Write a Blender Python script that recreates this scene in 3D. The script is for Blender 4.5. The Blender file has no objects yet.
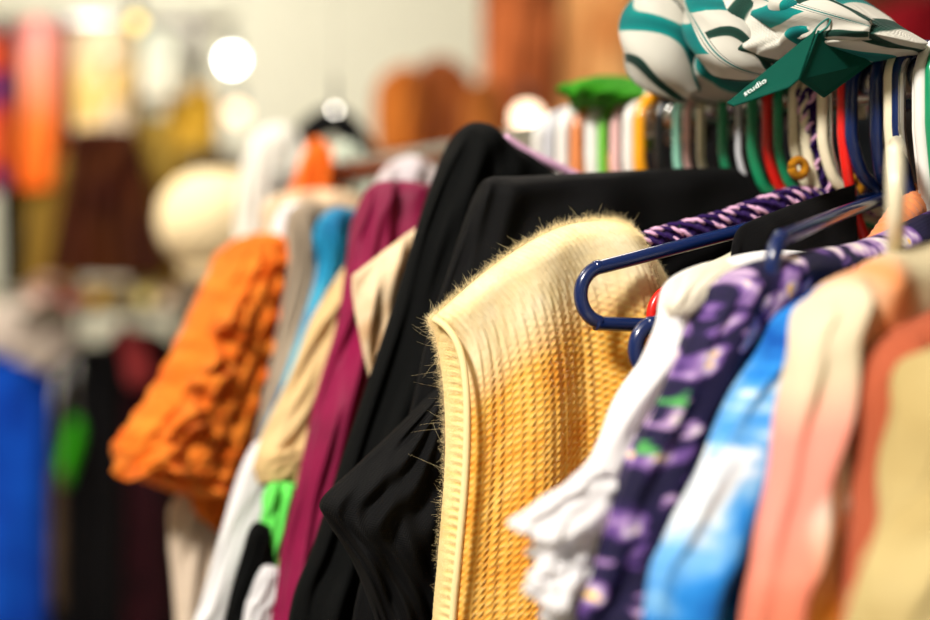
import bpy, math, random
import numpy as np
random.seed(7); rng = np.random.default_rng(7)
C = bpy.context.scene.collection
F = 1291.67; CZ = 1.45; RZ = 1.593
def pt3(x, y, d): return ((x-465)/F*d, d, CZ+(310-y)/F*d)
def rail_x(z): return 0.272 - 0.741*(z-0.8)
# ---------------------------------------------------------------- materials
MATS = {}
def srgb(r, g, b):
    f = lambda c: ((c/255+0.055)/1.055)**2.4 if c > 10 else c/255/12.92
    return (f(r), f(g), f(b), 1)
class NT:
    def __init__(s, name):
        s.m = bpy.data.materials.new(name); s.m.use_nodes = True; s.t = s.m.node_tree; s.n = s.t.nodes; s.l = s.t.links
        s.p = s.n['Principled BSDF']
    def node(s, ty, **kw):
        n = s.n.new(ty)
        for k, v in kw.items():
            if k.startswith('in_'):
                key = k[3:]
                key = int(key) if key.isdigit() else key.replace('_', ' ')
                n.inputs[key].default_value = v
            else: setattr(n, k, v)
        return n
    def link(s, a, ao, b, bi): s.l.new(a.outputs[ao], b.inputs[bi])
    def uv(s, scale=(1, 1, 1), rot=0.0):
        tc = s.node('ShaderNodeTexCoord'); mp = s.node('ShaderNodeMapping')
        mp.inputs['Scale'].default_value = scale; mp.inputs['Rotation'].default_value = (0, 0, rot)
        s.link(tc, 'UV', mp, 0); return mp
    def ramp(s, stops, interp='LINEAR'):
        r = s.node('ShaderNodeValToRGB'); r.color_ramp.interpolation = interp
        el = r.color_ramp.elements
        while len(el) > 1: el.remove(el[0])
        el[0].position = stops[0][0]; el[0].color = stops[0][1]
        for p, c in stops[1:]:
            e = el.new(p); e.color = c
        return r
def plain(name, col, rough=0.5, metal=0, coat=0, spec=0.5, vary=0.06):
    if name in MATS: return MATS[name]
    t = NT(name); p = t.p
    n = t.node('ShaderNodeTexNoise', in_Scale=30.0, in_Detail=4.0)
    tc = t.node('ShaderNodeTexCoord'); t.link(tc, 'Object', n, 'Vector')
    a = [c*(1-vary) for c in col[:3]]+[1]; b = [min(1, c*(1+vary)) for c in col[:3]]+[1]
    r = t.ramp([(0.3, a), (0.7, b)]); t.link(n, 'Fac', r, 0); t.link(r, 0, p, 'Base Color')
    p.inputs['Roughness'].default_value = rough; p.inputs['Metallic'].default_value = metal
    p.inputs['Coat Weight'].default_value = coat; p.inputs['Specular IOR Level'].default_value = spec
    MATS[name] = t.m; return t.m
def glow(name, col, s):
    t = NT(name); t.p.inputs['Base Color'].default_value = col
    t.p.inputs['Emission Color'].default_value = col; t.p.inputs['Emission Strength'].default_value = s
    return t.m
def cloth(name, col, col2=None, rough=0.95, sheen=0.05, weave=1400, bump=0.15, scale=12, trans=0.0, colorfn=None, spec=0.12):
    if name in MATS: return MATS[name]
    t = NT(name); p = t.p
    if colorfn: src, out = colorfn(t)
    else:
        col2 = col2 or tuple([c*0.82 for c in col[:3]]+[1])
        mp = t.uv(); n = t.node('ShaderNodeTexNoise', in_Scale=float(scale), in_Detail=4.0)
        t.link(mp, 0, n, 'Vector'); r = t.ramp([(0.35, col2), (0.65, col)]); t.link(n, 'Fac', r, 0); src, out = r, 0
    t.link(src, out, p, 'Base Color')
    p.inputs['Roughness'].default_value = rough; p.inputs['Sheen Weight'].default_value = sheen
    p.inputs['Specular IOR Level'].default_value = spec
    mp2 = t.uv(); w1 = t.node('ShaderNodeTexWave', in_Scale=weave/6.28, bands_direction='X'); w2 = t.node('ShaderNodeTexWave', in_Scale=weave/6.28, bands_direction='Y')
    t.link(mp2, 0, w1, 'Vector'); t.link(mp2, 0, w2, 'Vector')
    nn = t.node('ShaderNodeTexNoise', in_Scale=60.0, in_Detail=5.0); t.link(mp2, 0, nn, 'Vector')
    ad = t.node('ShaderNodeMath', operation='ADD'); t.link(w1, 'Fac', ad, 0); t.link(w2, 'Fac', ad, 1)
    ad2 = t.node('ShaderNodeMath', operation='ADD'); t.link(ad, 0, ad2, 0); t.link(nn, 'Fac', ad2, 1)
    b = t.node('ShaderNodeBump', in_Strength=bump, in_Distance=0.001); t.link(ad2, 0, b, 'Height'); t.link(b, 0, p, 'Normal')
    if trans > 0:
        tr = t.node('ShaderNodeBsdfTranslucent'); t.link(src, out, tr, 0)
        mx = t.node('ShaderNodeMixShader', in_Fac=trans) if False else t.node('ShaderNodeMixShader')
        mx.inputs[0].default_value = trans
        t.l.new(p.outputs[0], mx.inputs[1]); t.l.new(tr.outputs[0], mx.inputs[2])
        t.l.new(mx.outputs[0], t.n['Material Output'].inputs[0])
    MATS[name] = t.m; return t.m
# ---------------------------------------------------------------- object helpers
def tag(o, label=None, cat=None, group=None, kind=None):
    if label: o['label'] = label
    if cat: o['category'] = cat
    if group: o['group'] = group
    if kind: o['kind'] = kind
    return o
def empty(name, loc, label, cat, group=None):
    o = bpy.data.objects.new(name, None); C.objects.link(o); o.location = loc; o.empty_display_size = .02
    return tag(o, label, cat, group)
def mk(name, V, Fc, mat, parent=None, UV=None, smooth=True):
    me = bpy.data.meshes.new(name)
    V = np.asarray(V, dtype=float)
    if parent is not None: V = V - np.array(parent.location)
    me.from_pydata(V.tolist(), [], Fc if isinstance(Fc, list) else Fc.tolist())
    if UV is not None:
        uvl = me.uv_layers.new(name='UVMap')
        idx = np.empty(len(me.loops), dtype=np.int32); me.loops.foreach_get('vertex_index', idx)
        uvl.data.foreach_set('uv', np.asarray(UV, dtype=np.float32)[idx].ravel())
    if smooth: me.polygons.foreach_set('use_smooth', [True]*len(me.polygons))
    me.materials.append(mat); me.update()
    o = bpy.data.objects.new(name, me); C.objects.link(o)
    if parent is not None: o.parent = parent
    return o
def cr(P, n, t=None):
    """Catmull-Rom along axis 0 of P, sampled at t in 0..1"""
    P = np.asarray(P, dtype=float); k = len(P)-1
    if t is None: t = np.linspace(0, 1, n)
    x = np.clip(t, 0, 1)*k; i = np.minimum(x.astype(int), k-1); f = x-i
    g = lambda j: P[np.clip(j, 0, k)]
    p0 = np.where((i-1 < 0).reshape((-1,)+(1,)*(P.ndim-1)), 2*P[0]-P[1], g(i-1))
    p3 = np.where((i+2 > k).reshape((-1,)+(1,)*(P.ndim-1)), 2*P[k]-P[k-1], g(i+2))
    p1, p2 = g(i), g(i+1); f = f.reshape((-1,)+(1,)*(P.ndim-1))
    return 0.5*((2*p1)+(-p0+p2)*f+(2*p0-5*p1+4*p2-p3)*f**2+(-p0+3*p1-3*p2+p3)*f**3)
def tube_geo(P, r, seg=10, smooth=0, closed=False, vo=0):
    P = np.asarray(P, dtype=float)
    if smooth: P = cr(P, smooth)
    n = len(P); T = np.gradient(P, axis=0); T /= np.linalg.norm(T, axis=1)[:, None]+1e-12
    r = np.full(n, r) if np.isscalar(r) else cr(np.asarray(r, float)[:, None], n)[:, 0]
    N = np.cross(T[0], [0.13, 0.31, 0.94]); N /= np.linalg.norm(N); V = []
    for i in range(n):
        N = N - T[i]*np.dot(N, T[i]); N /= np.linalg.norm(N); B = np.cross(T[i], N)
        a = np.linspace(0, 2*np.pi, seg, endpoint=False)
        V.append(P[i]+r[i]*(np.cos(a)[:, None]*N+np.sin(a)[:, None]*B))
    V = np.vstack(V); Fc = []
    for i in range(n-1):
        for j in range(seg):
            k = (j+1) % seg
            Fc.append([vo+i*seg+j, vo+i*seg+k, vo+(i+1)*seg+k, vo+(i+1)*seg+j])
    Fc.append([vo+j for j in range(seg)][::-1]); Fc.append([vo+(n-1)*seg+j for j in range(seg)])
    return V, Fc
def tubes(name, lst, mat, parent=None):
    V = []; Fc = []; o = 0
    for a in lst:
        P, r = a[0], a[1]; sm = a[2] if len(a) > 2 else 0; sg = a[3] if len(a) > 3 else 10
        v, f = tube_geo(P, r, sg, sm, vo=o); V.append(v); Fc += f; o += len(v)
    return mk(name, np.vstack(V), Fc, mat, parent)
def box_geo(x0, x1, y0, y1, z0, z1, vo=0):
    V = [(x, y, z) for z in (z0, z1) for y in (y0, y1) for x in (x0, x1)]
    Fc = [[0, 2, 3, 1], [4, 5, 7, 6], [0, 1, 5, 4], [2, 6, 7, 3], [0, 4, 6, 2], [1, 3, 7, 5]]
    return V, [[i+vo for i in f] for f in Fc]
def box(name, x0, x1, y0, y1, z0, z1, mat, parent=None, bev=0):
    V, Fc = box_geo(x0, x1, y0, y1, z0, z1); o = mk(name, V, Fc, mat, parent, smooth=False)
    if bev:
        m = o.modifiers.new('b', 'BEVEL'); m.width = bev; m.segments = 3
    return o
class Plane:
    """vertical plane through a point of the rail; (c, s) is the horizontal direction towards the near side"""
    def __init__(s, zh, c=0.8, sn=0.6, x=None):
        L = math.hypot(c, sn); c /= L; sn /= L
        s.H = np.array([rail_x(zh) if x is None else x, zh, RZ]); s.a = np.array([-c, -sn, 0.]); s.n = np.array([sn, -c, 0.])
    def px(s, x, y, w=0):
        R = np.stack([(x-465)/F, np.ones_like(x), (310-y)/F], -1)
        d = (s.H[:2]@s.n[:2]+np.asarray(w))/(R[..., 0]*s.n[0]+R[..., 1]*s.n[1])
        P = R*d[..., None]; P[..., 2] += CZ
        return P
    def uv(s, u, v, w=0): return s.H+s.a*u+np.array([0, 0, v])+s.n*w
def patch(name, rows, pl, mat, parent=None, th=0.03, nu=40, nv=60, fold=None, top=0.12, end=0.0, p=2.5, jit=0.0, tvar=None, lump=0.0, seed=0, rv=None):
    """a padded, two-sided cloth panel: outline given by control rows, true thickness, folds"""
    G = np.array([[(*q, 0.) if len(q) == 2 else q for q in r] for r in rows], dtype=float)   # rows x cols x 3
    k = np.linspace(0, 1, nv) if rv is None else rv
    tv = k**1.35 if top > 0 else k
    uu = 0.5-0.5*np.cos(np.pi*np.linspace(0, 1, nu)); uu = 0.55*uu+0.45*np.linspace(0, 1, nu)
    A = cr(G, nv, tv); A = np.swapaxes(cr(np.swapaxes(A, 0, 1), nu, uu), 0, 1)               # nv x nu x 3
    U, V = np.meshgrid(uu, tv)
    prof = (1-np.abs(2*U-1)**p)**(1/2.0)
    if top > 0: s = np.clip(V/top, 0, 1); prof = prof*np.sqrt(1-(1-s)**2)
    if end > 0: s = np.clip((1-V)/end, 0, 1); prof = prof*np.sqrt(1-(1-s)**2)
    f = fold(U, V) if fold else 0*U
    if lump:
        r2 = np.random.default_rng(seed+3)
        for _ in range(9):
            a, b, ph, sk = r2.uniform(1, 6), r2.uniform(.5, 4), r2.uniform(0, 6.28), r2.uniform(-3, 3)
            f = f+lump*0.33*np.sin(6.28*(a*U+b*V)+ph+sk*V)
    tf = th if tvar is None else th*tvar(U, V)
    P0 = pl.px(A[..., 0], A[..., 1], A[..., 2])
    ff = f*np.clip(prof*1.5, 0.25, 1)
    Pf = P0+(tf*0.5*prof+ff)[..., None]*pl.n
    Pb = P0+(-tf*0.5*prof+ff)[..., None]*pl.n
    du = np.linalg.norm(np.diff(P0, axis=1), axis=2); cu = np.concatenate([np.zeros((nv, 1)), np.cumsum(du, 1)], 1)
    dv = np.linalg.norm(np.diff(P0, axis=0), axis=2); cv = np.concatenate([np.zeros((1, nu)), np.cumsum(dv, 0)], 0)
    Vt = np.concatenate([Pf, Pb[:, ::-1][:, 1:-1]], 1); m = Vt.shape[1]
    UVc = np.stack([np.concatenate([cu, cu[:, ::-1][:, 1:-1]], 1), np.concatenate([cv, cv[:, ::-1][:, 1:-1]], 1)], -1)
    i = np.arange(nv-1)[:, None]; j = np.arange(m)[None, :]; j2 = (j+1) % m
    Fc = np.stack([i*m+j, (i+1)*m+j, (i+1)*m+j2, i*m+j2], -1).reshape(-1, 4)
    o = mk(name, Vt.reshape(-1, 3), Fc, mat, parent, UVc.reshape(-1, 2))
    return o, Pf, (U, V)
def folds(*w):
    """w: (amplitude, cycles across, phase, drift, sharpness)"""
    def f(U, V):
        r = 0*U
        for a, n, ph, dr, gr in w: r = r+a*np.sin(6.283*(n*U+dr*V)+ph)*(V**gr)
        return r
    return f
# ---------------------------------------------------------------- room
wallm = plain('wall_paint', srgb(236, 234, 214), 0.9)
darkwall = plain('dark_panelling', srgb(70, 44, 30), 0.8)
def struct(name, x0, x1, y0, y1, z0, z1, m): return tag(box(name, x0, x1, y0, y1, z0, z1, m), kind='structure')
XL, XR, YB, YF = -2.6, 2.6, 3.9, -1.6
struct('floor', XL, XR, YF, YB, -.1, 0, plain('floor_boards', srgb(120, 96, 74), 0.6))
struct('ceiling', XL, XR, YF, YB, 2.9, 3.0, plain('ceiling_paint', srgb(225, 220, 205), 0.9))
struct('wall_back', XL, XR, YB, YB+.1, 0, 2.9, wallm)
struct('wall_left', XL-.1, XL, YF, YB, 0, 2.9, wallm)
struct('wall_right', XR, XR+.1, YF, YB, 0, 2.9, darkwall)
struct('wall_front', XL, XR, YF-.1, YF, 0, 2.9, wallm)
struct('baseboard_back', XL, XR, YB-.02, YB, 0, .12, plain('skirting', srgb(200, 196, 180), .6))
# ---------------------------------------------------------------- the near rail
chrome = plain('brushed_chrome', (0.6, 0.6, 0.6, 1), 0.25, 1.0)
def railP(z, dz=0): return np.array([rail_x(z), z, RZ+dz])
rack = empty('clothing_rack', (rail_x(1.0), 1.0, 0), 'chrome clothing rack whose rail carries the sharp row of clothes in front', 'clothing rack')
tubes('rail', [([railP(.42), railP(1.5)], .0125, 0, 16)], chrome, rack)
dirp = np.array([.8, .6, 0])
for z in (.42, 1.5):
    b = railP(z); g = b.copy(); g[2] = 0.06
    tubes('upright', [([b, g], .0125, 0, 14)], chrome, rack)
    tubes('foot', [([g-dirp*.28, g+dirp*.28], .014, 0, 12)], chrome, rack)
    for sg in (-1, 1):
        q = g+dirp*.26*sg
        tubes('caster', [([q+[-.012, 0, -.033], q+[.012, 0, -.033]], .027, 0, 18), ([q, q+[0, 0, -.03]], .008, 0, 8)], plain('black_rubber', (.02, .02, .02, 1), .6), rack)
# ---------------------------------------------------------------- hangers
PL = {}
def plast(name, col, rough=.28): return plain('plastic_'+name, col, rough, 0, .25)
navy = plast('navy', srgb(13, 33, 80), .22)
white = plast('white', srgb(225, 222, 215)); cream = plast('cream', srgb(225, 215, 185)); red = plast('red', srgb(215, 25, 18))
green = plast('green', srgb(20, 135, 90)); mint = plast('mint', srgb(150, 215, 190)); pink = plast('pink', srgb(225, 180, 175))
orange = plast('orange', srgb(235, 130, 40)); grey = plast('grey', srgb(190, 190, 195)); lime = plast('lime', srgb(110, 190, 60)); blk = plast('black', srgb(14, 14, 16))
brownp = plast('tan', srgb(215, 130, 75)); amber = plast('amber', srgb(240, 160, 20)); deepblue = plast('deep_blue', srgb(30, 30, 80))
def hook_path(R=.021, tr=.0035, vc=0, neck=-.07, over=205):
    v0 = .0125-(R-tr)+vc
    pts = [(-R*.95, v0-.012)] if over > 190 else []
    for a in np.linspace(180, 0, 13): pts.append((R*math.cos(math.radians(a)), v0+R*math.sin(math.radians(a))))
    pts += [(R, v0-.02), (R*.96, v0-.034), (R*.6, (v0-.034+neck)/2-.004), (R*.1, neck+.004), (0, neck-.006)]
    return pts
def hanger(zh, m, label, c=.93, s=.37, r=.0036, arm=.2, name='clothes_hanger', drop=.062, loop=.017, bar=True, hm=None, group='hangers hooked over the near rail', hr=None, neck=-.07, corner_r=None, swap=False):
    pl = Plane(zh, c, s); e = empty(name, tuple(pl.H), label, 'clothes hanger', group)
    hp = [pl.uv(u, v) for u, v in hook_path(tr=hr or r, neck=neck)]
    tubes('hook', [(hp, hr or r, 60, 12)], hm or m, e)
    n = neck-.002; L = arm-loop; cv = n-drop
    side = []
    for sg in (1, -1):
        q = [(0, n), (sg*.02, n-.004), (sg*L*.5, n-(drop-loop)*.48), (sg*L, cv+loop)]
        for a in np.linspace(75, -75, 7): q.append((sg*(L+loop*math.cos(math.radians(a))), cv+loop*math.sin(math.radians(a))))
        q.append((sg*L, cv-loop))
        if bar: q.append((sg*L*.5, cv-loop-.003)); q.append((0, cv-loop-.004))
        side.append(([pl.uv(u, v) for u, v in q], r, 90, 12))
    if name == 'clothes_hanger' or True: tubes('frame', side, m, e)
    return e, pl
def zpx(px):
    # depth along the rail at which the near side of a hook shows at column px
    lo, hi = .5, 1.6
    for _ in range(50):
        z = (lo+hi)/2; v = 465+F*(rail_x(z)-.0168)/(z-.0126)
        if v > px: lo = z
        else: hi = z
    return lo
HG = [(931, green, 'green plastic hanger cut by the right edge of the picture', .0036),
 (921, white, 'white plastic hanger nearest the right end, just before the green one', .0042),
 (914, white, 'thin white wire hanger between a white and a navy hook', .0012),
 (891, cream, 'cream plastic hanger with thick hook beside the second navy hook', .0045),
 (876, cream, 'pale plastic hanger turned towards us, its blurred end above the streaked blouse', .0042),
 (849, red, 'red plastic hanger whose corner peeks out beside the blue loop', .0034),
 (838, chrome, 'bare metal wire hanger right of the crochet covered hook', .0012),
 (829, cream, 'cream hanger just right of the purple crochet covered one', .0036),
 (800, cream, 'cream hanger just left of the purple crochet covered one', .0036),
 (784, green, 'green hanger right of the bright red one under the green card', .0032),
 (773, red, 'bright red hanger standing between two green ones', .0036),
 (758, green, 'bright green hanger left of the red one under the green card', .0038),
 (744, grey, 'thin grey hanger below the tip of the green card', .0022),
 (728, green, 'dark green hanger left of the thin grey one', .0034),
 (706, cream, 'cream hanger under the middle of the patterned bundle', .003),
 (692, pink, 'pale pink hanger beside the mint one under the bundle', .0026),
 (682, mint, 'mint green hanger under the patterned bundle', .003),
 (664, blk, 'black hanger between the mint and the amber ones', .0036),
 (643, amber, 'amber yellow hanger under the left end of the bundle', .0048),
 (632, white, 'white hanger just left of the amber one', .0048),
 (619, pink, 'pinkish hanger below the green scarf', .0042),
 (606, lime, 'lime green hanger below the green scarf', .0036),
 (596, white, 'broad white hanger left of the lime green one', .0062),
 (580, brownp, 'orange tan hanger between two white ones on the far part', .005),
 (566, white, 'white hanger left of the orange tan one', .0055),
 (552, grey, 'grey hanger near the shoulder of the black coat', .005),
 (540, white, 'last pale hanger seen before the peak of the black coat', .004)]
for px, m, lab, r in HG:
    z = zpx(px); c, s = .93, .37
    if px == 876: c, s = .32, .95
    elif px > 876: c, s = .8, .6
    elif px == 849: c, s = .93, .37
    elif z > .95: c, s = .9, .43
    arm = .2
    kw = {}
    if z > .97: arm = .14
    if px == 849: arm = .158; kw = dict(neck=-.105, drop=.04)
    if px in (829, 838): arm = .12
    if px > 876: arm = .165; kw = dict(neck=-.112, drop=.07)
    if px == 876: arm = .2; kw = dict(neck=-.035, drop=.052, loop=.024)
    hanger(z, m, lab, c, s, r, arm, **kw)
h3, _ = hanger(zpx(906), navy, 'navy blue hanger whose lower corner touches the edge of the white blouse', .95, .31, .0046, .195, neck=-.1, drop=.063, loop=.015)
h1, pl1 = hanger(zpx(859), navy, 'empty navy blue hanger with its sharp rounded end in front of the cream vest', .945, .33, .0042, .206)
h2, pl2 = hanger(zpx(866), navy, 'navy blue hanger whose rounded end dips behind the white blouse', .57, .82, .0042, .19, drop=.05)
# purple crochet covered hanger
zp = zpx(813); plp = Plane(zp, .95, .31)
cr_e = empty('crochet_hanger', tuple(plp.H), 'hanger covered in purple and pink crochet that carries the cream vest', 'clothes hanger', 'hangers hooked over the near rail')
purp = cloth('purple_yarn', srgb(52, 24, 92), srgb(26, 14, 56), weave=3000, bump=.4)
pinkyarn = cloth('pale_pink_yarn', srgb(235, 195, 215), srgb(190, 130, 180), weave=3000, bump=.4)
yelyarn = cloth('mustard_yarn', srgb(170, 112, 18), weave=3000)
hp = [plp.uv(u, v) for u, v in hook_path(neck=-.085)]
tubes('hook', [(hp, .0036, 60, 12)], cream, cr_e)
def covered(path, rad, npt, pitch, name):
    P = cr(np.array(path), npt); T = np.gradient(P, axis=0); T /= np.linalg.norm(T, axis=1)[:, None]
    B = np.cross(T, plp.n); L = np.concatenate([[0], np.cumsum(np.linalg.norm(np.diff(P, axis=0), axis=1))])
    tubes(name, [(P, rad, 0, 14)], purp, cr_e)
    A = []; Bb = []
    for k in range(int(L[-1]/pitch)):
        c0 = (k+.3)*pitch
        for lane in range(6):
            a0 = lane*math.pi/3+(k % 2)*.5
            pts = []
            for q in np.linspace(-1, 1, 5):
                l = c0+q*pitch*.62; i = min(np.searchsorted(L, l), npt-1); a = a0+q*.5
                rr = rad+.0012+.0012*(1-q*q)
                pts.append(P[i]+rr*(math.cos(a)*plp.n+math.sin(a)*B[i]))
            ((A if (lane*2+k) % 5 < 2 else Bb)).append((pts, .0013, 0, 6))
    return A, Bb
neckp = [plp.uv(u, v) for u, v in [(.018, .0), (.014, -.03), (.004, -.06), (0, -.078)]]
armp = [plp.uv(u, v) for u, v in [(0, -.074), (.03, -.072), (.08, -.088), (.14, -.104), (.2, -.128)]]
armq = [plp.uv(u, v) for u, v in [(0, -.074), (-.03, -.072), (-.08, -.088), (-.14, -.104), (-.2, -.128)]]
lowp = [plp.uv(u, v) for u, v in [(-.2, -.128), (-.1, -.132), (0, -.133), (.1, -.132), (.2, -.128)]]
LA, LB = [], []
for pth, n in ((neckp, 90), (armp, 220), (armq, 220)):
    a, b = covered(pth, .0055, n, .0056, 'crochet_sleeve'); LA += a; LB += b
tag(tubes('crochet_stitches', LA, pinkyarn, cr_e), 'pale pink stitches')
tubes('crochet_stitches', LB, purp, cr_e)
tubes('lower_bar', [(lowp, .0036, 40, 10)], cream, cr_e)
for u, v in ((.03, -.052), (-.012, -.062)):
    pts = [plp.uv(u+.005*math.cos(a), v+.005*math.sin(a), .006) for a in np.linspace(0, 6.28, 14)]
    tag(tubes('yarn_flower', [(pts, .003, 0, 8)], yelyarn, cr_e), 'mustard yellow flower')
cm, pcm = empty('black_camisole', tuple(Plane(.817).H), 'black camisole between the empty navy hanger and the white blouse', 'top', 'clothes hanging on the near rail'), Plane(.817, .8, .6)
patch('body', [[(732,246),(742,226),(775,211),(815,197),(855,184)],[(732,290),(750,290),(780,285),(820,280),(860,275)],[(728,420),(750,420),(780,420),(820,420),(870,420)],[(720,800),(750,800),(780,800),(820,800),(880,800)]],
  pcm, cloth('black_jersey', srgb(12, 11, 13), srgb(7, 7, 8), sheen=.03), cm, th=.01, nu=40, nv=50, lump=.001, seed=40)
# padded peach hanger
plh = Plane(.79, .8, .6); ph = empty('padded_hanger', tuple(plh.H), 'peach padded ribbed hanger behind the pansy blouse', 'clothes hanger', 'hangers hooked over the near rail')
tubes('hook', [([plh.uv(u, v) for u, v in hook_path(neck=-.075)], .0025, 50, 10)], chrome, ph)
peachpad = cloth('peach_satin', srgb(235, 150, 95), srgb(215, 120, 70), rough=.5, sheen=.3)
for sg in (1, -1):
    P = cr(np.array([plh.uv(u*sg, v, .004) for u, v in [(-.01, -.078), (.02, -.084), (.055, -.11), (.1, -.135), (.15, -.15), (.165, -.158)]]), 130)
    L = np.linspace(0, 1, 130); rr = (.0105*(1-.5*L))*(1+.07*np.sin(L*260)); rr[-6:] *= np.linspace(1, .35, 6)
    v, f = tube_geo(P, 1.0, 16); 
    V = v.reshape(130, 16, 3); V = P[:, None]+(V-P[:, None])*rr[:, None, None]
    mk('padding', V.reshape(-1, 3), f, peachpad, ph)
# ---------------------------------------------------------------- clothes on the near rail
G1 = 'clothes hanging on the near rail'
def garment(name, zh, label, cat, c=.8, s=.6):
    pl = Plane(zh, c, s); return empty(name, tuple(pl.H), label, cat, G1), pl
def ext(rows, dy=280, dx=-20):
    r = [list(q) for q in rows]; last = r[-1]; r.append([(q[0]+dx, q[1]+dy)+tuple(q[2:]) for q in last]); return r

# --- cream mohair vest
def knit_color(t, base):
    mp = t.uv(); br = t.node('ShaderNodeTexBrick') ; return mp
def knit_mat(name, c1, c2, sx, sy, bump=1.0, c3=None, yoke=False):
    t = NT(name); p = t.p; mp = t.uv()
    sep = t.node('ShaderNodeSeparateXYZ'); t.link(mp, 0, sep, 0)
    def sine(out, k, ph=0):
        m = t.node('ShaderNodeMath', operation='MULTIPLY'); t.l.new(out, m.inputs[0]); m.inputs[1].default_value = k
        a = t.node('ShaderNodeMath', operation='ADD'); t.link(m, 0, a, 0); a.inputs[1].default_value = ph
        s = t.node('ShaderNodeMath', operation='SINE'); t.link(a, 0, s, 0); return s
    nz = t.node('ShaderNodeTexNoise', in_Scale=150.0, in_Detail=3.0); t.link(mp, 0, nz, 'Vector')
    sxn = sine(sep.outputs[0], sx); syn = sine(sep.outputs[1], sy)
    mu = t.node('ShaderNodeMath', operation='MULTIPLY'); t.link(sxn, 0, mu, 0); t.link(syn, 0, mu, 1)
    ad = t.node('ShaderNodeMath', operation='ADD'); t.link(mu, 0, ad, 0); t.link(sxn, 0, ad, 1)
    nm = t.node('ShaderNodeMath', operation='MULTIPLY'); t.link(nz, 'Fac', nm, 0); nm.inputs[1].default_value = 2.2
    ad2 = t.node('ShaderNodeMath', operation='ADD'); t.link(ad, 0, ad2, 0); t.link(nm, 0, ad2, 1)
    b = t.node('ShaderNodeBump', in_Strength=bump, in_Distance=0.0009); t.link(ad2, 0, b, 'Height'); t.link(b, 0, p, 'Normal')
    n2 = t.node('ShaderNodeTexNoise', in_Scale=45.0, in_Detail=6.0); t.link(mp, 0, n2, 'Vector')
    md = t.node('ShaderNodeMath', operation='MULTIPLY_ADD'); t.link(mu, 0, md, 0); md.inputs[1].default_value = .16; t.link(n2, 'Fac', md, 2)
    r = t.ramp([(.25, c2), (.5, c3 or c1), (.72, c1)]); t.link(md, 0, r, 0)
    if yoke:   # the shoulder yoke is knitted paler, in fine plain stitch
        vv = t.node('ShaderNodeMath', operation='MULTIPLY_ADD'); t.link(n2, 'Fac', vv, 0); vv.inputs[1].default_value = .02; t.link(sep, 1, vv, 2)
        mr = t.node('ShaderNodeMapRange'); t.link(vv, 0, mr, 0); mr.inputs[1].default_value = .045; mr.inputs[2].default_value = .075
        r2 = t.ramp([(.3, srgb(250, 228, 172)), (.65, srgb(255, 241, 203))]); t.link(n2, 'Fac', r2, 0)
        mc = t.node('ShaderNodeMix', data_type='RGBA'); t.link(mr, 0, mc, 0); t.link(r2, 0, mc, 6); t.link(r, 0, mc, 7)
        fs = sine(sep.outputs[0], 6.283/.0034); hm_ = t.node('ShaderNodeMix', data_type='FLOAT'); t.link(mr, 0, hm_, 0)
        fk = t.node('ShaderNodeMath', operation='MULTIPLY'); t.link(fs, 0, fk, 0); fk.inputs[1].default_value = .45
        fa = t.node('ShaderNodeMath', operation='ADD'); t.link(fk, 0, fa, 0); t.link(nm, 0, fa, 1); t.link(fa, 0, hm_, 2); t.link(ad2, 0, hm_, 3)
        t.link(hm_, 0, b, 'Height')
        class _R: outputs = {0: mc.outputs[2]}
        r = _R
    t.link(r, 0, p, 'Base Color')
    p.inputs['Roughness'].default_value = .95; p.inputs['Sheen Weight'].default_value = .5; p.inputs['Sheen Tint'].default_value = srgb(255, 240, 190)
    p.inputs['Specular IOR Level'].default_value = .1
    tr = t.node('ShaderNodeBsdfTranslucent'); t.link(r, 0, tr, 0); mx = t.node('ShaderNodeMixShader'); mx.inputs[0].default_value = .2
    t.l.new(p.outputs[0], mx.inputs[1]); t.l.new(tr.outputs[0], mx.inputs[2]); t.l.new(mx.outputs[0], t.n['Material Output'].inputs[0])
    return t.m
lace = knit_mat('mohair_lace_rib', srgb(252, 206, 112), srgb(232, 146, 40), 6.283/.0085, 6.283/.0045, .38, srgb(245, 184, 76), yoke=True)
yokem = knit_mat('mohair_edge', srgb(254, 232, 176), srgb(248, 214, 140), 6.283/.0036, 6.283/.0036, .4)
bandm = knit_mat('mohair_band', srgb(253, 228, 160), srgb(246, 208, 120), 6.283/.03, 6.283/.0052, .5)
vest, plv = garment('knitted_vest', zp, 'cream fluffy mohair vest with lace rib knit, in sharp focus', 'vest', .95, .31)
def vfold(U, V): return .010*np.sin(6.28*(1.5*U)+.6)*V+.009*np.sin(6.28*(2.6*U+.2*V)+2)*V**.6
vb = [[(432,318),(500,262),(556,229),(602,221),(630,228)],
      [(444,330),(506,278),(565,252),(615,242),(645,246)],
      [(458,352),(512,315),(572,296),(630,286),(668,285)],
      [(463,400),(520,382),(580,370),(640,365),(700,370)],
      [(461,480),(520,475),(585,470),(650,470),(740,470)],
      [(448,620),(515,615),(580,615),(650,615),(750,620)],
      [(442,800),(515,800),(580,800),(650,800),(760,800)],
      [(436,960),(515,960),(580,960),(650,960),(760,960)]]
body, Pf, (Ub, Vb) = patch('body', vb, plv, lace, vest, th=.04, nu=260, nv=320, fold=lambda U, V: vfold(U, V)+.0004*np.sin(U*6.283*26)*np.clip(V*7-1.3, 0, 1), top=.15, p=5)
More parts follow.
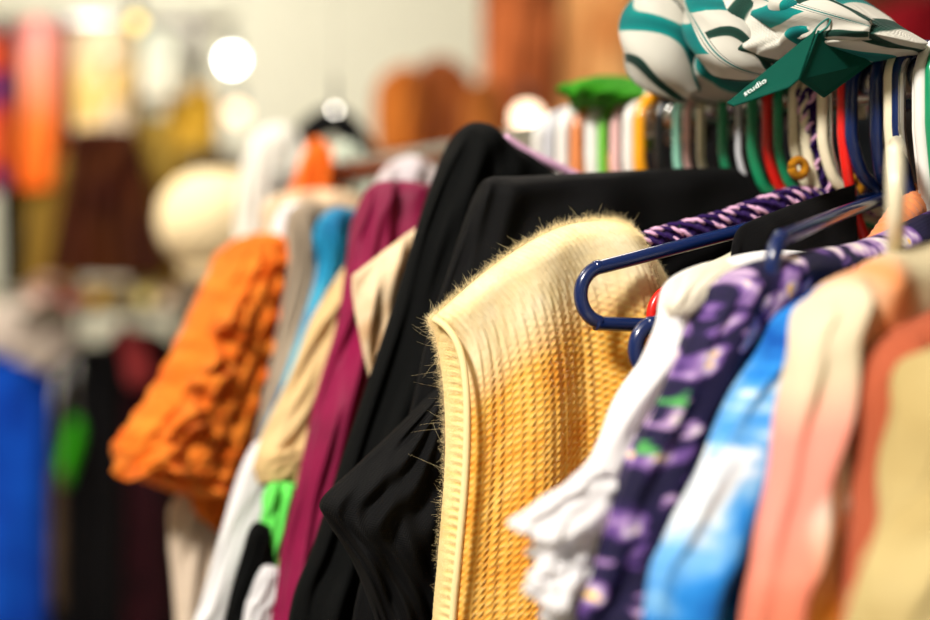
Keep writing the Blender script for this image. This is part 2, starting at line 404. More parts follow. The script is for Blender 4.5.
vk = [[(432,318,-.006),(440,319,-.004),(448,324,.0)],[(436,334,-.006),(445,336,-.002),(455,344,.004)],[(442,366,-.006),(452,368,-.002),(464,378,.006)],[(446,410,-.006),(455,410,-.002),(467,414,.008)],[(446,470,-.006),(454,470,-.002),(466,475,.008)],
      [(439,560,-.006),(447,560,-.002),(460,560,.008)],[(433,630,-.006),(441,630,-.002),(453,640,.008)],[(424,800,-.006),(432,800,-.002),(446,800,.006)]]
band, Pk, _ = patch('armhole_band', vk, plv, bandm, vest, th=.018, nu=40, nv=260, fold=lambda U, V: .0007*np.sin(V*6.283*80)*np.clip(1.2-1.6*U, 0, 1), top=.06, p=2.5)
ep = np.array([(434,319,.004),(446,327,.010),(458,345,.016),(465,375,.02),(467,420,.022),(465,480,.022),(458,560,.022),(452,630,.02),(444,800,.018)], float)
E = cr(ep, 200); E3 = plv.px(E[:, 0], E[:, 1], E[:, 2])
tag(tubes('armhole_edging', [(E3, .0021, 0, 12)], yokem, vest), 'pale rolled knitted edge')
# mohair fuzz
def fuzz(name, srcs, mat, parent, w=.00004):
    Vv = []; Fc = []; o = 0
    for (P, dirs, Ls) in srcs:
        n = len(P)
        for i in range(n):
            d = dirs[i]/np.linalg.norm(dirs[i])+rng.normal(0, .75, 3); d /= np.linalg.norm(d); L = Ls*rng.uniform(.35, 1.3)
            bend = rng.normal(0, 1.0, 3); q = [P[i]+d*L*t+bend*L*.5*t*t for t in (0, .35, .7, 1)]
            sd = np.cross(d, [0, 1, 0]); sd = sd/(np.linalg.norm(sd)+1e-9)*w
            for k, c in enumerate(q):
                ww = 1-.6*k/3; Vv += [c-sd*ww, c+sd*ww]
            for k in range(3): Fc.append([o+2*k, o+2*k+1, o+2*k+3, o+2*k+2])
            o += 8
    return mk(name, Vv, Fc, mat, parent)
fz = cloth('mohair_fibre', srgb(255, 238, 195), srgb(250, 225, 165), sheen=.3, bump=0)
def sample(P, n, rmax=1., rmin=0.):
    a = rng.integers(int(P.shape[0]*rmin), max(1, int(P.shape[0]*rmax)), n); b = rng.integers(0, P.shape[1], n)
    return P[a, b]
up = np.array([-.2, -.35, .55])
S1 = Pf[0][rng.integers(0, Pf.shape[1], 5000)]+rng.normal(0, .0012, (5000, 3))
S2 = sample(Pf, 9000, .2); S3 = sample(Pk, 7000, .85); S4 = sample(Pf, 12000, .8, .15); S5 = Pk[3:210, 0][rng.integers(0, 200, 3500)]+rng.normal(0, .0014, (3500, 3))
tag(fuzz('mohair_fuzz', [(S1, np.tile([-.3, -.1, 1.], (5000, 1)), .0028), (S2, np.tile(plv.n, (9000, 1)), .002),
     (S3, np.tile([-.6, -.5, .1], (7000, 1)), .003), (S4, np.tile(plv.n, (12000, 1)), .0018), (S5, np.tile([-1., -.2, .1], (3500, 1)), .002),
     (S5[:90], np.tile([-1., -.2, .3], (90, 1)), .009), (S1[:120], np.tile([-.5, -.1, 1], (120, 1)), .006)], fz, vest), kind='stuff')

# --- black garments
blackm = cloth('black_wool', srgb(9, 10, 10), srgb(5, 6, 6), rough=.85, sheen=.01, bump=.3, spec=.08)
blackj = cloth('black_cotton', srgb(8, 8, 9), srgb(4, 4, 5), rough=.7, sheen=.01, bump=.3, spec=.1)
b1, p1 = garment('black_coat', .955, 'black coat with a high peaked shoulder between maroon and vest', 'coat', .92, .39)
patch('body', ext([[(452,146),(462,128),(480,123),(512,146),(575,184),(700,188),(800,195)],
   [(438,172),(455,160),(485,160),(520,178),(590,210),(700,215),(800,220)],
   [(418,225),(440,222),(475,222),(520,230),(600,250),(700,255),(800,260)],
   [(392,310),(418,312),(455,315),(510,330),(600,340),(700,345),(800,350)],
   [(352,430),(380,438),(420,445),(490,450),(600,455),(700,460),(800,460)],
   [(315,540),(345,550),(400,560),(480,565),(600,570),(700,575),(800,580)],
   [(286,640),(320,650),(380,660),(480,665),(600,670),(700,675),(800,680)]]), p1, blackm, b1, th=.05, nu=120, nv=120,
   fold=folds((.006, 5, .5, .4, .5), (.004, 9, 2, -.6, .8), (.003, 3, 1, 1.2, .3)), lump=.004, seed=1)
st = np.array([(504,138),(530,154),(560,168),(592,184)], float); st3 = p1.px(st[:, 0], st[:, 1], .012)
tag(tubes('strap', [(st3, .0035, 20, 8)], pinkyarn, b1), 'pale pinkish hanger bar')  # this tube stands for the pale bar of the coat's hanger
b2, p2 = garment('black_jacket', .893, 'black jacket with creased sleeve directly behind the cream vest', 'jacket', .95, .31)
patch('body', ext([[(478,192),(488,178),(525,176),(600,172),(690,168),(765,170),(850,190)],
   [(466,218),(485,205),(525,205),(600,205),(690,205),(765,208),(850,222)],
   [(450,265),(475,260),(520,260),(600,265),(690,268),(765,270),(850,280)],
   [(428,335),(458,335),(510,335),(600,340),(690,345),(765,345),(850,350)],
   [(408,420),(440,425),(500,425),(600,430),(690,430),(765,430),(850,440)],
   [(380,520),(420,525),(490,525),(600,530),(690,530),(765,530),(850,540)],
   [(350,640),(400,650),(480,650),(600,650),(690,650),(765,650),(850,660)]]), p2, blackj, b2, th=.035, nu=120, nv=120,
   fold=folds((.005, 4, 2.5, .2, .5), (.003, 8, 1, .8, .6)), lump=.003, seed=2)
patch('sleeve', [[(432,394,.012),(446,380,.014),(462,372,.014),(480,372,.01)],
   [(400,425,.014),(425,420,.018),(450,418,.018),(480,418,.014)],
   [(352,470,.016),(390,478,.02),(430,480,.02),(478,480,.016)],
   [(321,500,.016),(360,520,.022),(410,530,.022),(470,535,.018)],
   [(326,520,.016),(370,550,.022),(415,570,.022),(465,580,.018)],
   [(352,560,.016),(385,590,.022),(425,610,.022),(462,620,.018)],
   [(375,620,.016),(400,650,.022),(430,670,.022),(462,690,.018)]], p2, blackj, b2, th=.03, nu=60, nv=90,
   fold=folds((.003, 3, 0, 2.2, .3), (.002, 6, 1, -3, .5)), lump=.002, top=.1, seed=5)
# black fill further along the far side
for zz, lab, sd in ((.925, 'plain black top squeezed between black jacket and black coat', 11), (1.0, 'charcoal cardigan mostly hidden behind the black coat', 12)):
    bb, pp = garment('black_tee', zz, lab, 'top', .93, .37)
    patch('body', ext([[(545,212),(640,190),(720,180),(800,184),(880,215)], [(540,280),(640,270),(720,265),(800,268),(890,290)], [(520,420),(620,420),(720,420),(800,420),(890,430)],
      [(500,600),(620,600),(720,600),(800,600),(890,600)]]), pp, blackm if sd == 11 else blackj, bb, th=.018, nu=50, nv=50, lump=.002, seed=sd)

# --- beige, maroon, and the blurred ones further along
def simple(name, zh, label, cat, rows, m, th=.03, c=.88, s=.47, lump=.004, seed=0, fold=None, nu=60, nv=80, dy=280, top=.12, end=0., p=2.5, part='body', e=None, dx=-40):
    if e is None: e, pl = garment(name, zh, label, cat, c, s)
    else: pl = Plane(zh, c, s)
    patch(part, ext(rows, dy, dx) if dy else rows, pl, m, e, th=th, nu=nu, nv=nv, lump=lump, seed=seed, fold=fold, top=top, end=end, p=p)
    return e
def beigefn(t):
    mp = t.uv(); v = t.node('ShaderNodeTexVoronoi', in_Scale=55.0); t.link(mp, 0, v, 'Vector')
    r = t.ramp([(.0, srgb(180, 130, 90)), (.35, srgb(205, 170, 130)), (.6, srgb(222, 196, 160))]); t.link(v, 'Distance', r, 0); return r, 0
simple('beige_blouse', .998, 'beige speckled blouse wedged between maroon shirt and black coat', 'blouse',
  [[(352,276),(378,256),(410,232),(470,200),(560,200)],[(354,300),(378,295),(410,290),(470,280),(560,280)],[(362,350),(385,350),(412,350),(470,350),(560,350)],[(385,440),(400,440),(425,440),(470,440),(560,440)],[(390,560),(405,560),(430,560),(470,560),(560,560)]],
  cloth('beige_speckle', None, colorfn=beigefn), th=.02, c=.9, s=.43, seed=4, dx=0)
maroonm = cloth('maroon_satin', srgb(138, 14, 66), srgb(104, 8, 48), rough=.6, sheen=.02, spec=.2)
simple('maroon_shirt', 1.045, 'maroon satin shirt between beige sleeve and black coat', 'shirt',
  [[(366,200),(374,184),(396,180),(430,184),(480,190),(560,200)],[(354,240),(368,225),(395,215),(430,215),(480,225),(560,240)],[(342,300),(358,300),(384,295),(420,290),(480,290),(560,300)],[(326,370),(345,375),(370,375),(405,370),(470,380),(560,380)],
   [(305,450),(325,460),(350,465),(390,460),(460,470),(560,470)],[(286,540),(305,550),(330,560),(370,560),(440,570),(540,570)],[(268,640),(285,650),(310,660),(350,660),(430,670),(540,670)]],
  maroonm, th=.04, seed=6, fold=folds((.005, 4, 1, .7, .3), (.003, 8, 0, -1, .5)), nu=90)
cream2 = cloth('sand_cotton', srgb(218, 188, 138), srgb(190, 158, 108))
e = simple('sand_shirt', 1.095, 'sand coloured shirt with turned cuff left of the maroon shirt', 'shirt',
  [[(338,290),(346,270),(356,256),(380,250),(440,255)],[(312,320),(325,320),(340,315),(380,310),(440,310)],[(288,380),(305,385),(322,385),(370,380),(430,380)],[(265,430),(282,440),(302,445),(350,440),(420,440)],[(252,470),(270,478),(290,482),(335,480),(400,480)]],
  cream2, th=.03, seed=7, dy=0, end=.05)
simple('', 1.09, '', '', [[(258,452),(275,448),(295,446),(312,452)],[(256,468),(272,466),(294,464),(308,470)],[(258,484),(276,484),(294,484),(304,488)]], cream2, th=.036, seed=8, dy=0, part='cuff', e=e, end=.2, lump=.001)
tealfn = lambda t: (lambda mp, w, r: (t.link(mp, 0, w, 'Vector'), t.link(w, 'Fac', r, 0), (r, 0))[2])(t.uv(), t.node('ShaderNodeTexNoise', in_Scale=16.0, in_Detail=2.0), t.ramp([(.35, srgb(4, 95, 140)), (.5, srgb(20, 135, 175)), (.66, srgb(110, 195, 208))]))
simple('turquoise_blouse', 1.13, 'turquoise satin blouse between taupe and sand sleeves', 'blouse',
  [[(313,240),(319,220),(334,208),(360,210),(400,220)],[(317,275),(328,262),(332,258),(363,262),(408,270)],[(300,330),(312,325),(323,320),(348,325),(398,330)],[(280,390),(290,392),(300,392),(328,395),(388,400)],[(262,435),(270,440),(278,442),(308,450),(368,450)],[(237,520),(244,520),(253,520),(288,530),(348,530)],[(215,600),(222,600),(233,600),(268,610),(338,610)]],
  cloth('turquoise_satin', None, colorfn=tealfn, rough=.6, spec=.2), th=.03, seed=9, fold=folds((.004, 3, 0, .5, .3)))
simple('taupe_tee', 1.16, 'taupe grey top left of the turquoise blouse', 'top',
  [[(286,225),(292,208),(310,202),(340,205),(380,215)],[(288,270),(298,262),(313,258),(339,262),(384,270)],[(276,340),(284,340),(296,340),(324,345),(374,350)],[(262,410),(270,412),(280,412),(309,420),(364,420)],[(243,500),(251,500),(260,500),(294,510),(354,510)]],
  cloth('taupe_cotton', srgb(168, 152, 132), srgb(140, 124, 105)), th=.025, seed=10)
whitecot = cloth('white_cotton', srgb(250, 248, 248), srgb(240, 238, 240), trans=.3)
simple('white_shirt', 1.19, 'white cotton shirt between orange ruffles and taupe top', 'shirt',
  [[(272,232),(279,210),(294,202),(324,205),(374,215)],[(266,280),(276,272),(289,270),(319,272),(374,280)],[(254,360),(264,358),(276,358),(304,360),(354,365)],[(246,430),(259,430),(274,430),(299,435),(344,440)],[(230,510),(244,512),(260,512),(289,520),(334,520)],[(208,610),(224,612),(239,612),(266,620),(324,620)]],
  whitecot, th=.03, seed=13)
simple('white_tunic', 1.108, 'long white tunic hem below the sand shirt cuff', 'top',
  [[(252,446),(264,438),(290,440),(314,450)],[(237,480),(250,480),(276,480),(304,490)],[(222,530),(234,532),(258,535),(294,540)],[(202,600),(217,605),(240,608),(279,610)],[(187,660),(204,660),(232,660),(274,660)]],
  whitecot, th=.02, lump=.0015, seed=14)
simple('lime_tee', 1.066, 'bright lime green top under the sand shirt cuff', 'top',
  [[(264,500),(270,484),(282,482),(300,484),(330,486)],[(262,520),(270,520),(280,522),(298,525),(330,530)],[(258,560),(264,562),(272,566),(288,570),(320,570)],[(252,582),(262,586),(270,590),(284,590),(315,590)]],
  cloth('lime_cotton', srgb(115, 225, 105), srgb(90, 205, 80)), th=.02, seed=15, dy=0, end=.1)
simple('black_skirt', 1.06, 'narrow black skirt beneath the lime green top', 'skirt',
  [[(250,528),(255,522),(261,522),(270,526)],[(240,560),(248,562),(257,562),(275,565)],[(228,605),(238,610),(250,612),(272,612)],[(218,660),(230,660),(242,660),(268,660)]], blackm, th=.016, lump=.001, seed=16)
simple('white_trousers', 1.052, 'white trouser leg beside the maroon shirt at the bottom', 'trousers',
  [[(258,574),(265,566),(275,566),(290,572)],[(250,595),(260,598),(270,600),(290,600)],[(240,640),(252,640),(264,640),(286,640)]], whitecot, th=.016, lump=.001, seed=17)
# --- orange ruffled blouse
orm = cloth('orange_lace', srgb(253, 152, 52), srgb(242, 106, 20), scale=45, bump=.6, trans=.2)
ob, po = garment('ruffled_blouse', 1.225, 'orange ruffled lace blouse at the left end of the rail', 'blouse')
def ruf(U, V): return .006*np.sin(6.28*(5*U+1.5*V))+.006*np.sin(6.28*11*V)*(.5+.5*np.sin(6.28*7*U+2*V))
patch('sleeve', [[(236,250),(248,236),(262,233),(276,240)],[(212,290),(235,280),(258,275),(274,280)],[(186,340),(215,335),(245,330),(266,335)],[(160,385),(195,385),(232,380),(258,385)],
   [(130,425),(175,430),(218,430),(248,430)],[(115,448),(160,462),(210,470),(240,465)],[(130,474),(165,490),(205,497),(234,485)]], po, orm, ob, th=.09, nu=110, nv=110, fold=ruf, top=.08, end=.08)
for k, (yy, xl, xr, xs) in enumerate(((300, 198, 270, 12), (355, 170, 262, 16), (400, 142, 252, 20), (440, 113, 244, 26))):
    pts = []
    rws = [[(xl+12+(xr-xl)*q, yy-10-4*q, .03*math.sin(3.14*q)) for q in np.linspace(0, 1, 9)],
           [(xl+4+(xr-xl)*q, yy+14+5*math.sin(9*q+k), .045*math.sin(3.14*q)+.006*math.sin(21*q)) for q in np.linspace(0, 1, 9)],
           [(xl-2+(xr-xl)*q*1.0, yy+34+7*math.sin(13*q+k*2), .052*math.sin(3.14*q)+.014*math.sin(24*q+k)) for q in np.linspace(0, 1, 9)]]
    patch('ruffle', rws, po, orm, ob, th=.012, nu=90, nv=20, lump=.004, seed=20+k, top=.2, end=.15, p=6)
patch('body', [[(240,250),(262,236),(300,222),(360,225)],[(240,350),(262,350),(300,350),(350,350)],[(205,440),(225,450),(260,460),(320,460)],[(192,500),(215,510),(240,515),(300,520)],[(200,520),(212,530),(225,530),(290,540)]], po, orm, ob, th=.03, nu=60, nv=50, lump=.004, seed=31)
simple('cream_skirt', 1.24, 'cream skirt hanging below the orange ruffled blouse', 'skirt',
  [[(172,505),(185,490),(200,490),(225,495)],[(170,540),(185,535),(200,535),(225,540)],[(176,620),(190,615),(205,615),(230,620)]], cloth('cream_linen', srgb(226, 206, 184), srgb(200, 180, 158)), th=.03, seed=33, c=.8, s=.6, dx=10)
# small things beyond the orange blouse, at the end of the rail
e = simple('orange_top', 1.35, 'orange top showing a peaked shoulder above the turquoise blouse', 'top',
  [[(294,190),(303,158),(314,138),(326,145),(332,160)],[(286,215),(300,200),(315,190),(328,195),(340,200)],[(280,300),(300,300),(315,300),(330,300),(345,300)]], cloth('orange_cotton', srgb(245, 128, 45), srgb(230, 100, 25)), th=.03, seed=34)
simple('cream_tee', 1.3, 'cream top with flat shoulder below the orange peak', 'top',
  [[(262,208),(275,196),(310,190),(350,192),(370,200)],[(262,260),(285,250),(315,250),(350,250),(370,260)],[(250,400),(275,400),(310,400),(350,400),(370,400)]], cloth('pale_linen', srgb(232, 205, 170), srgb(215, 185, 150)), th=.03, seed=35)
simple('grey_shirt', 1.47, 'pale grey shirt at the far end of the near rail', 'shirt',
  [[(238,200),(252,140),(275,124),(298,135),(312,190)],[(236,260),(255,230),(275,225),(300,230),(320,260)],[(236,400),(255,400),(275,400),(300,400),(320,400)]], cloth('grey_cotton', srgb(238, 235, 225), srgb(220, 216, 205)), th=.04, seed=36)
sb = empty('shoulder_bag', pt3(352, 250, 1.72), 'black shoulder bag whose wide strap arches above the orange top', 'bag')
sp_ = [pt3(296, 215, 1.7), pt3(302, 150, 1.7), pt3(322, 124, 1.7), pt3(342, 124, 1.7), pt3(360, 148, 1.7), pt3(376, 180, 1.7), pt3(392, 220, 1.7)]
tubes('strap', [(sp_, .019, 50, 12)], blackj, sb)
patch('body', [[(285,215),(300,205),(345,205),(390,205),(402,215)],[(283,240),(300,238),(345,238),(390,238),(404,240)],[(283,320),(300,325),(345,325),(390,325),(404,320)]], Plane(1.7, 1, 0, x=0), blackj, sb, th=.1, nu=30, nv=30, end=.1)
simple('mint_shirt', 1.385, 'pale mint shirt under the arching black strap', 'shirt',
  [[(328,175),(335,150),(345,140),(360,150),(375,180)],[(325,200),(338,190),(350,188),(365,192),(382,200)],[(325,300),(338,300),(350,300),(365,300),(382,300)]], cloth('mint_cotton', srgb(205, 215, 200), srgb(188, 198, 180)), th=.025, seed=37)
simple('pale_blouse', 1.16, 'whitish blouse whose collar shows above the maroon shirt', 'blouse',
  [[(372,192),(385,168),(405,156),(425,160),(450,180)],[(372,240),(390,230),(410,225),(430,230),(460,240)],[(372,340),(390,340),(410,340),(430,340),(460,340)]], cloth('powder_cotton', srgb(220, 205, 198), srgb(190, 180, 185)), th=.03, seed=38)
# --- clothes in front, at the right
wb, pw = garment('white_blouse', .802, 'white blouse with frilled cuff between blue hanger and pansy blouse', 'blouse')
patch('body', ext([[(676,282),(690,270),(720,260),(770,250),(850,255),(960,262)],[(668,305),(690,300),(725,292),(780,290),(850,290),(960,300)],[(650,345),(680,345),(715,345),(770,345),(850,345),(960,345)],[(622,398),(655,402),(700,405),(760,405),(850,405),(960,405)],
   [(598,448),(632,455),(680,460),(740,460),(850,460),(960,460)],[(582,490),(612,505),(655,520),(720,520),(850,520),(960,520)],[(570,540),(600,560),(645,590),(710,600),(850,600),(960,600)]]), pw, whitecot, wb, th=.035, nu=120, nv=110,
   fold=folds((.005, 3, 1, .3, .4), (.0012, 7, 0, -.5, .6)), lump=.003, seed=41, top=.1)
patch('yoke', [[(670,284,.004),(688,270,.004),(722,259,.0),(775,250,.0)],[(664,300,.018),(684,290,.022),(722,282,.022),(778,275,.02)],[(668,318,.02),(690,316,.026),(728,305,.026),(785,298,.024)]], pw, cloth('ivory_cotton', srgb(242, 234, 216), srgb(228, 218, 195), bump=.5), wb, th=.01, nu=50, nv=30, lump=.001, seed=42, top=.3, end=.2)
def frill(U, V): return .006*V*np.sin(6.28*(2.7*U+.4*V)+.6)+.003*V*np.sin(6.28*(6.3*U-.5*V)+1)
patch('cuff', [[(596,455,.014),(612,478,.018),(632,500,.018),(655,520,.014)],[(570,480,.014),(588,505,.02),(608,535,.02),(635,560,.014)],[(536,503,.014),(558,525,.02),(580,560,.02),(606,590,.014)],[(511,527,.014),(537,545,.018),(552,580,.02),(590,622,.014)]],
   pw, whitecot, wb, th=.014, nu=130, nv=60, fold=frill, top=.1, end=.08, p=6, lump=.0015, seed=43)
patch('cuff_frill', [[(556,540,.02),(580,548,.024),(600,560,.024),(625,575,.02)],[(535,566,.02),(556,585,.026),(578,600,.026),(605,610,.02)],[(530,585,.02),(548,615,.026),(570,640,.026),(600,650,.02)]],
   pw, whitecot, wb, th=.01, nu=110, nv=50, fold=frill, top=.15, end=.1, p=6, lump=.0015, seed=44)
def pansyfn(t):
    mp = t.uv(); nz = t.node('ShaderNodeTexNoise', in_Scale=80.0, in_Detail=2.0); t.link(mp, 0, nz, 'Vector')
    mxv = t.node('ShaderNodeMix', data_type='RGBA'); mxv.inputs[0].default_value = .025; t.link(mp, 0, mxv, 6); t.link(nz, 'Color', mxv, 7)
    v = t.node('ShaderNodeTexVoronoi', in_Scale=62.0); t.link(mxv, 2, v, 'Vector')
    petals = t.ramp([(.0, srgb(240, 190, 40)), (.1, srgb(240, 190, 40)), (.15, srgb(214, 200, 212)), (.27, srgb(160, 130, 178)), (.38, srgb(104, 74, 134)), (.5, srgb(78, 52, 112)), (.53, srgb(32, 22, 62)), (.7, srgb(20, 16, 46))]); t.link(v, 'Distance', petals, 0)
    leaf = t.ramp([(.0, srgb(95, 175, 90)), (.28, srgb(60, 130, 70)), (.33, srgb(28, 22, 58)), (.7, srgb(20, 16, 46))]); t.link(v, 'Distance', leaf, 0)
    pk = t.ramp([(.0, srgb(60, 30, 90)), (.12, srgb(225, 215, 205)), (.25, srgb(190, 165, 190)), (.38, srgb(128, 96, 150)), (.44, srgb(25, 20, 55)), (.7, srgb(20, 16, 46))]); t.link(v, 'Distance', pk, 0)
    sp = t.node('ShaderNodeSeparateColor'); t.link(v, 'Color', sp, 0)
    a = t.node('ShaderNodeMath', operation='GREATER_THAN'); t.link(sp, 0, a, 0); a.inputs[1].default_value = .74
    b = t.node('ShaderNodeMath', operation='GREATER_THAN'); t.link(sp, 1, b, 0); b.inputs[1].default_value = .62
    m1 = t.node('ShaderNodeMix', data_type='RGBA'); t.link(a, 0, m1, 0); t.link(petals, 0, m1, 6); t.link(leaf, 0, m1, 7)
    m2 = t.node('ShaderNodeMix', data_type='RGBA'); t.link(b, 0, m2, 0); t.link(m1, 2, m2, 6); t.link(pk, 0, m2, 7)
    return m2, 2
pansy = cloth('pansy_print', None, colorfn=pansyfn, rough=.7)
fb, pf = garment('pansy_blouse', .772, 'dark navy blouse printed with purple pansies, right of the white one', 'blouse')
patch('body', ext([[(716,298),(728,280),(756,262),(810,250),(870,238),(960,196)],[(700,326),(718,316),(752,305),(810,290),(870,275),(960,240)],[(672,380),(698,375),(738,370),(800,365),(870,350),(960,340)],[(640,445),(668,445),(712,445),(780,445),(870,445),(960,445)],
   [(614,520),(645,525),(690,528),(760,530),(870,530),(960,530)],[(590,590),(622,600),(665,605),(740,610),(870,610),(960,610)],[(575,650),(610,660),(655,665),(730,670),(870,670),(960,670)]]), pf, pansy, fb, th=.036, nu=110, nv=110,
   fold=folds((.003, 5, 0, .4, .4),), lump=.002, seed=51, top=.08)
def dyefn(t):
    mp = t.uv(scale=(1, .7, 1)); n = t.node('ShaderNodeTexNoise', in_Scale=19.0, in_Detail=5.0, in_Distortion=.4); t.link(mp, 0, n, 'Vector')
    r = t.ramp([(.3, srgb(8, 36, 95)), (.42, srgb(14, 80, 160)), (.48, srgb(40, 125, 200)), (.52, srgb(110, 165, 210)), (.56, srgb(222, 228, 232)), (.68, srgb(120, 135, 160))]); t.link(n, 'Fac', r, 0); return r, 0
dye = cloth('blue_tie_dye', None, colorfn=dyefn)
td, pt = garment('tie_dye_shirt', .744, 'blue and white tie dye shirt between pansy and peach blouses', 'shirt')
patch('body', ext([[(797,322),(806,302),(831,284),(876,266),(936,255),(1016,250)],[(775,352),(792,345),(822,340),(877,330),(937,325),(1016,320)],[(743,398),(766,400),(804,402),(868,400),(938,400),(1018,400)],[(710,462),(735,468),(775,472),(850,470),(940,470),(1020,470)],[(680,540),(707,545),(750,550),(832,550),(942,550),(1022,550)],[(656,615),(684,622),(726,628),(814,630),(944,630),(1024,630)]]), pt, dye, td, th=.036, nu=90, nv=90, fold=folds((.006, 3.5, 1.5, .5, .4),), lump=.003, seed=52, top=.08)
def peachfn(t):
    mp = t.uv(); sx = t.node('ShaderNodeSeparateXYZ'); t.link(mp, 0, sx, 0)
    n = t.node('ShaderNodeTexNoise', in_Scale=14.0, in_Detail=2.0); t.link(mp, 0, n, 'Vector')
    a = t.node('ShaderNodeMath', operation='MULTIPLY_ADD'); t.link(n, 'Fac', a, 0); a.inputs[1].default_value = .045; t.link(sx, 0, a, 2)
    m = t.node('ShaderNodeMath', operation='MULTIPLY'); t.link(a, 0, m, 0); m.inputs[1].default_value = 7.0
    r1 = t.ramp([(.0, srgb(215, 125, 110)), (.25, srgb(226, 145, 128)), (.29, srgb(240, 222, 204)), (.37, srgb(232, 210, 185)), (.4, srgb(196, 138, 58)), (.46, srgb(190, 110, 70)), (.7, srgb(196, 120, 90)), (1, srgb(225, 180, 140))])
    r2 = t.ramp([(.0, srgb(214, 120, 100)), (.25, srgb(222, 125, 96)), (.29, srgb(240, 176, 95)), (.37, srgb(232, 152, 60)), (.4, srgb(186, 104, 34)), (.46, srgb(185, 95, 50)), (.7, srgb(196, 110, 80)), (1, srgb(225, 170, 120))])
    r0 = t.ramp([(.0, srgb(215, 195, 165)), (.25, srgb(205, 190, 160)), (.4, srgb(225, 140, 85)), (.6, srgb(190, 175, 140)), (1, srgb(200, 185, 150))])
    for r in (r0, r1, r2): t.link(m, 0, r, 0)
    b = t.node('ShaderNodeMath', operation='MULTIPLY_ADD'); t.link(n, 'Fac', b, 0); b.inputs[1].default_value = .05; t.link(sx, 1, b, 2)
    k1 = t.node('ShaderNodeMapRange'); t.link(b, 0, k1, 0); k1.inputs[1].default_value = .06; k1.inputs[2].default_value = .09
    k2 = t.node('ShaderNodeMapRange'); t.link(b, 0, k2, 0); k2.inputs[1].default_value = .13; k2.inputs[2].default_value = .17
    x1 = t.node('ShaderNodeMix', data_type='RGBA'); t.link(k1, 0, x1, 0); t.link(r0, 0, x1, 6); t.link(r1, 0, x1, 7)
    x2 = t.node('ShaderNodeMix', data_type='RGBA'); t.link(k2, 0, x2, 0); t.link(x1, 2, x2, 6); t.link(r2, 0, x2, 7)
    return x2, 2
pc, pp = garment('striped_blouse', .718, 'peach, pink and yellow streaked blouse beside the tie dye shirt', 'blouse')
patch('body', ext([[(822,312),(832,290),(858,270),(906,248),(966,236),(1066,232)],[(805,350),(823,340),(852,328),(907,318),(967,312),(1066,310)],[(795,410),(814,408),(846,405),(905,402),(970,400),(1070,400)],[(782,480),(804,482),(839,484),(904,482),(974,480),(1074,480)],[(767,555),(792,560),(829,562),(897,562),(977,560),(1077,560)],[(753,630),(780,636),(820,640),(890,640),(980,640),(1080,640)]]), pp, cloth('peach_streaks', None, colorfn=peachfn), pc, th=.036, nu=90, nv=90, fold=folds((.005, 4, 2, .4, .4),), lump=.003, seed=53, top=.08)
sm, ps = garment('salmon_blouse', .697, 'plain salmon pink blouse between streaked and cream blouses', 'blouse')
patch('body', ext([[(882,362),(894,338),(918,320),(958,305),(1018,300)],[(872,400),(885,392),(915,380),(960,372),(1020,370)],[(868,460),(882,460),(912,460),(962,460),(1022,460)],[(860,540),(876,540),(909,540),(964,540),(1024,540)],[(852,630),(871,630),(906,630),(966,630),(1026,630)]]),
   ps, cloth('salmon_crepe', srgb(178, 94, 66), srgb(158, 76, 48)), sm, th=.03, nu=70, nv=70, fold=folds((.003, 4, 2, .4, .4),), lump=.002, seed=54, top=.08)
crb = cloth('cream_satin', srgb(184, 166, 116), srgb(160, 138, 86), rough=.6, sheen=.03)
cb, pb = garment('cream_blouse', .672, 'cream satin blouse with gathered sleeve at the lower right corner', 'blouse')
patch('body', ext([[(939,375),(948,352),(969,336),(1019,320),(1079,315)],[(924,420),(937,412),(967,405),(1022,400),(1082,400)],[(916,470),(929,470),(964,470),(1024,470),(1084,470)],[(899,530),(922,535),(962,535),(1027,535),(1087,540)],[(881,590),(909,595),(954,600),(1019,600),(1089,600)],[(872,650),(900,655),(950,660),(1015,660),(1090,660)]]),
   pb, crb, cb, th=.04, nu=80, nv=80, fold=folds((.011, 2.6, 0, 1.0, .5), (.005, 5, 0, 1.6, .5)), lump=.004, seed=55, top=.08)
patch('sleeve', [[(973,470,0.02),(1008,440,0.02),(1042,430,0.02)],[(924,515,0.02),(969,500,0.026),(1024,500,0.02)],[(887,560,0.02),(930,555,0.028),(995,560,0.02)],[(872,600,0.02),(911,610,0.028),(966,620,0.02)],[(864,660,0.02),(901,670,0.028),(956,680,0.02)]],
   pb, crb, cb, th=.03, nu=50, nv=60, fold=folds((.004, 3, 0, 1.2, .3),), top=.1, lump=.002, seed=56)
# ---------------------------------------------------------------- bundle and card on the rail
def tealprint(t):
    mp = t.uv(rot=-.3); w = t.node('ShaderNodeTexWave', in_Scale=3.4, in_Distortion=4.0, in_Detail=1.0, in_Detail_Scale=1.6); t.link(mp, 0, w, 'Vector')
    r = t.ramp([(.0, srgb(24, 52, 44)), (.03, srgb(30, 66, 56)), (.045, srgb(196, 193, 182)), (.84, srgb(188, 185, 174)), (.86, srgb(12, 128, 122)), (1, srgb(8, 96, 96))]); t.link(w, 'Fac', r, 0); return r, 0  # teal strokes are print; the dark green end paints shadow into the colour
tp = cloth('teal_print_cotton', None, colorfn=tealprint, bump=.3)
plb = Plane(.86, .595, -.8)
bu = empty('cloth_bundle', tuple(railP(.86, .02)), 'bunched white cloth with teal print and painted dark green shadow lying on top of the rail', 'cloth')
def bfold(U, V):
    return .012*np.abs(np.sin(6.28*(1.9*U-.55*V)+.4))+.007*np.abs(np.sin(6.28*(3.3*U+.9*V)+1.2))-.008
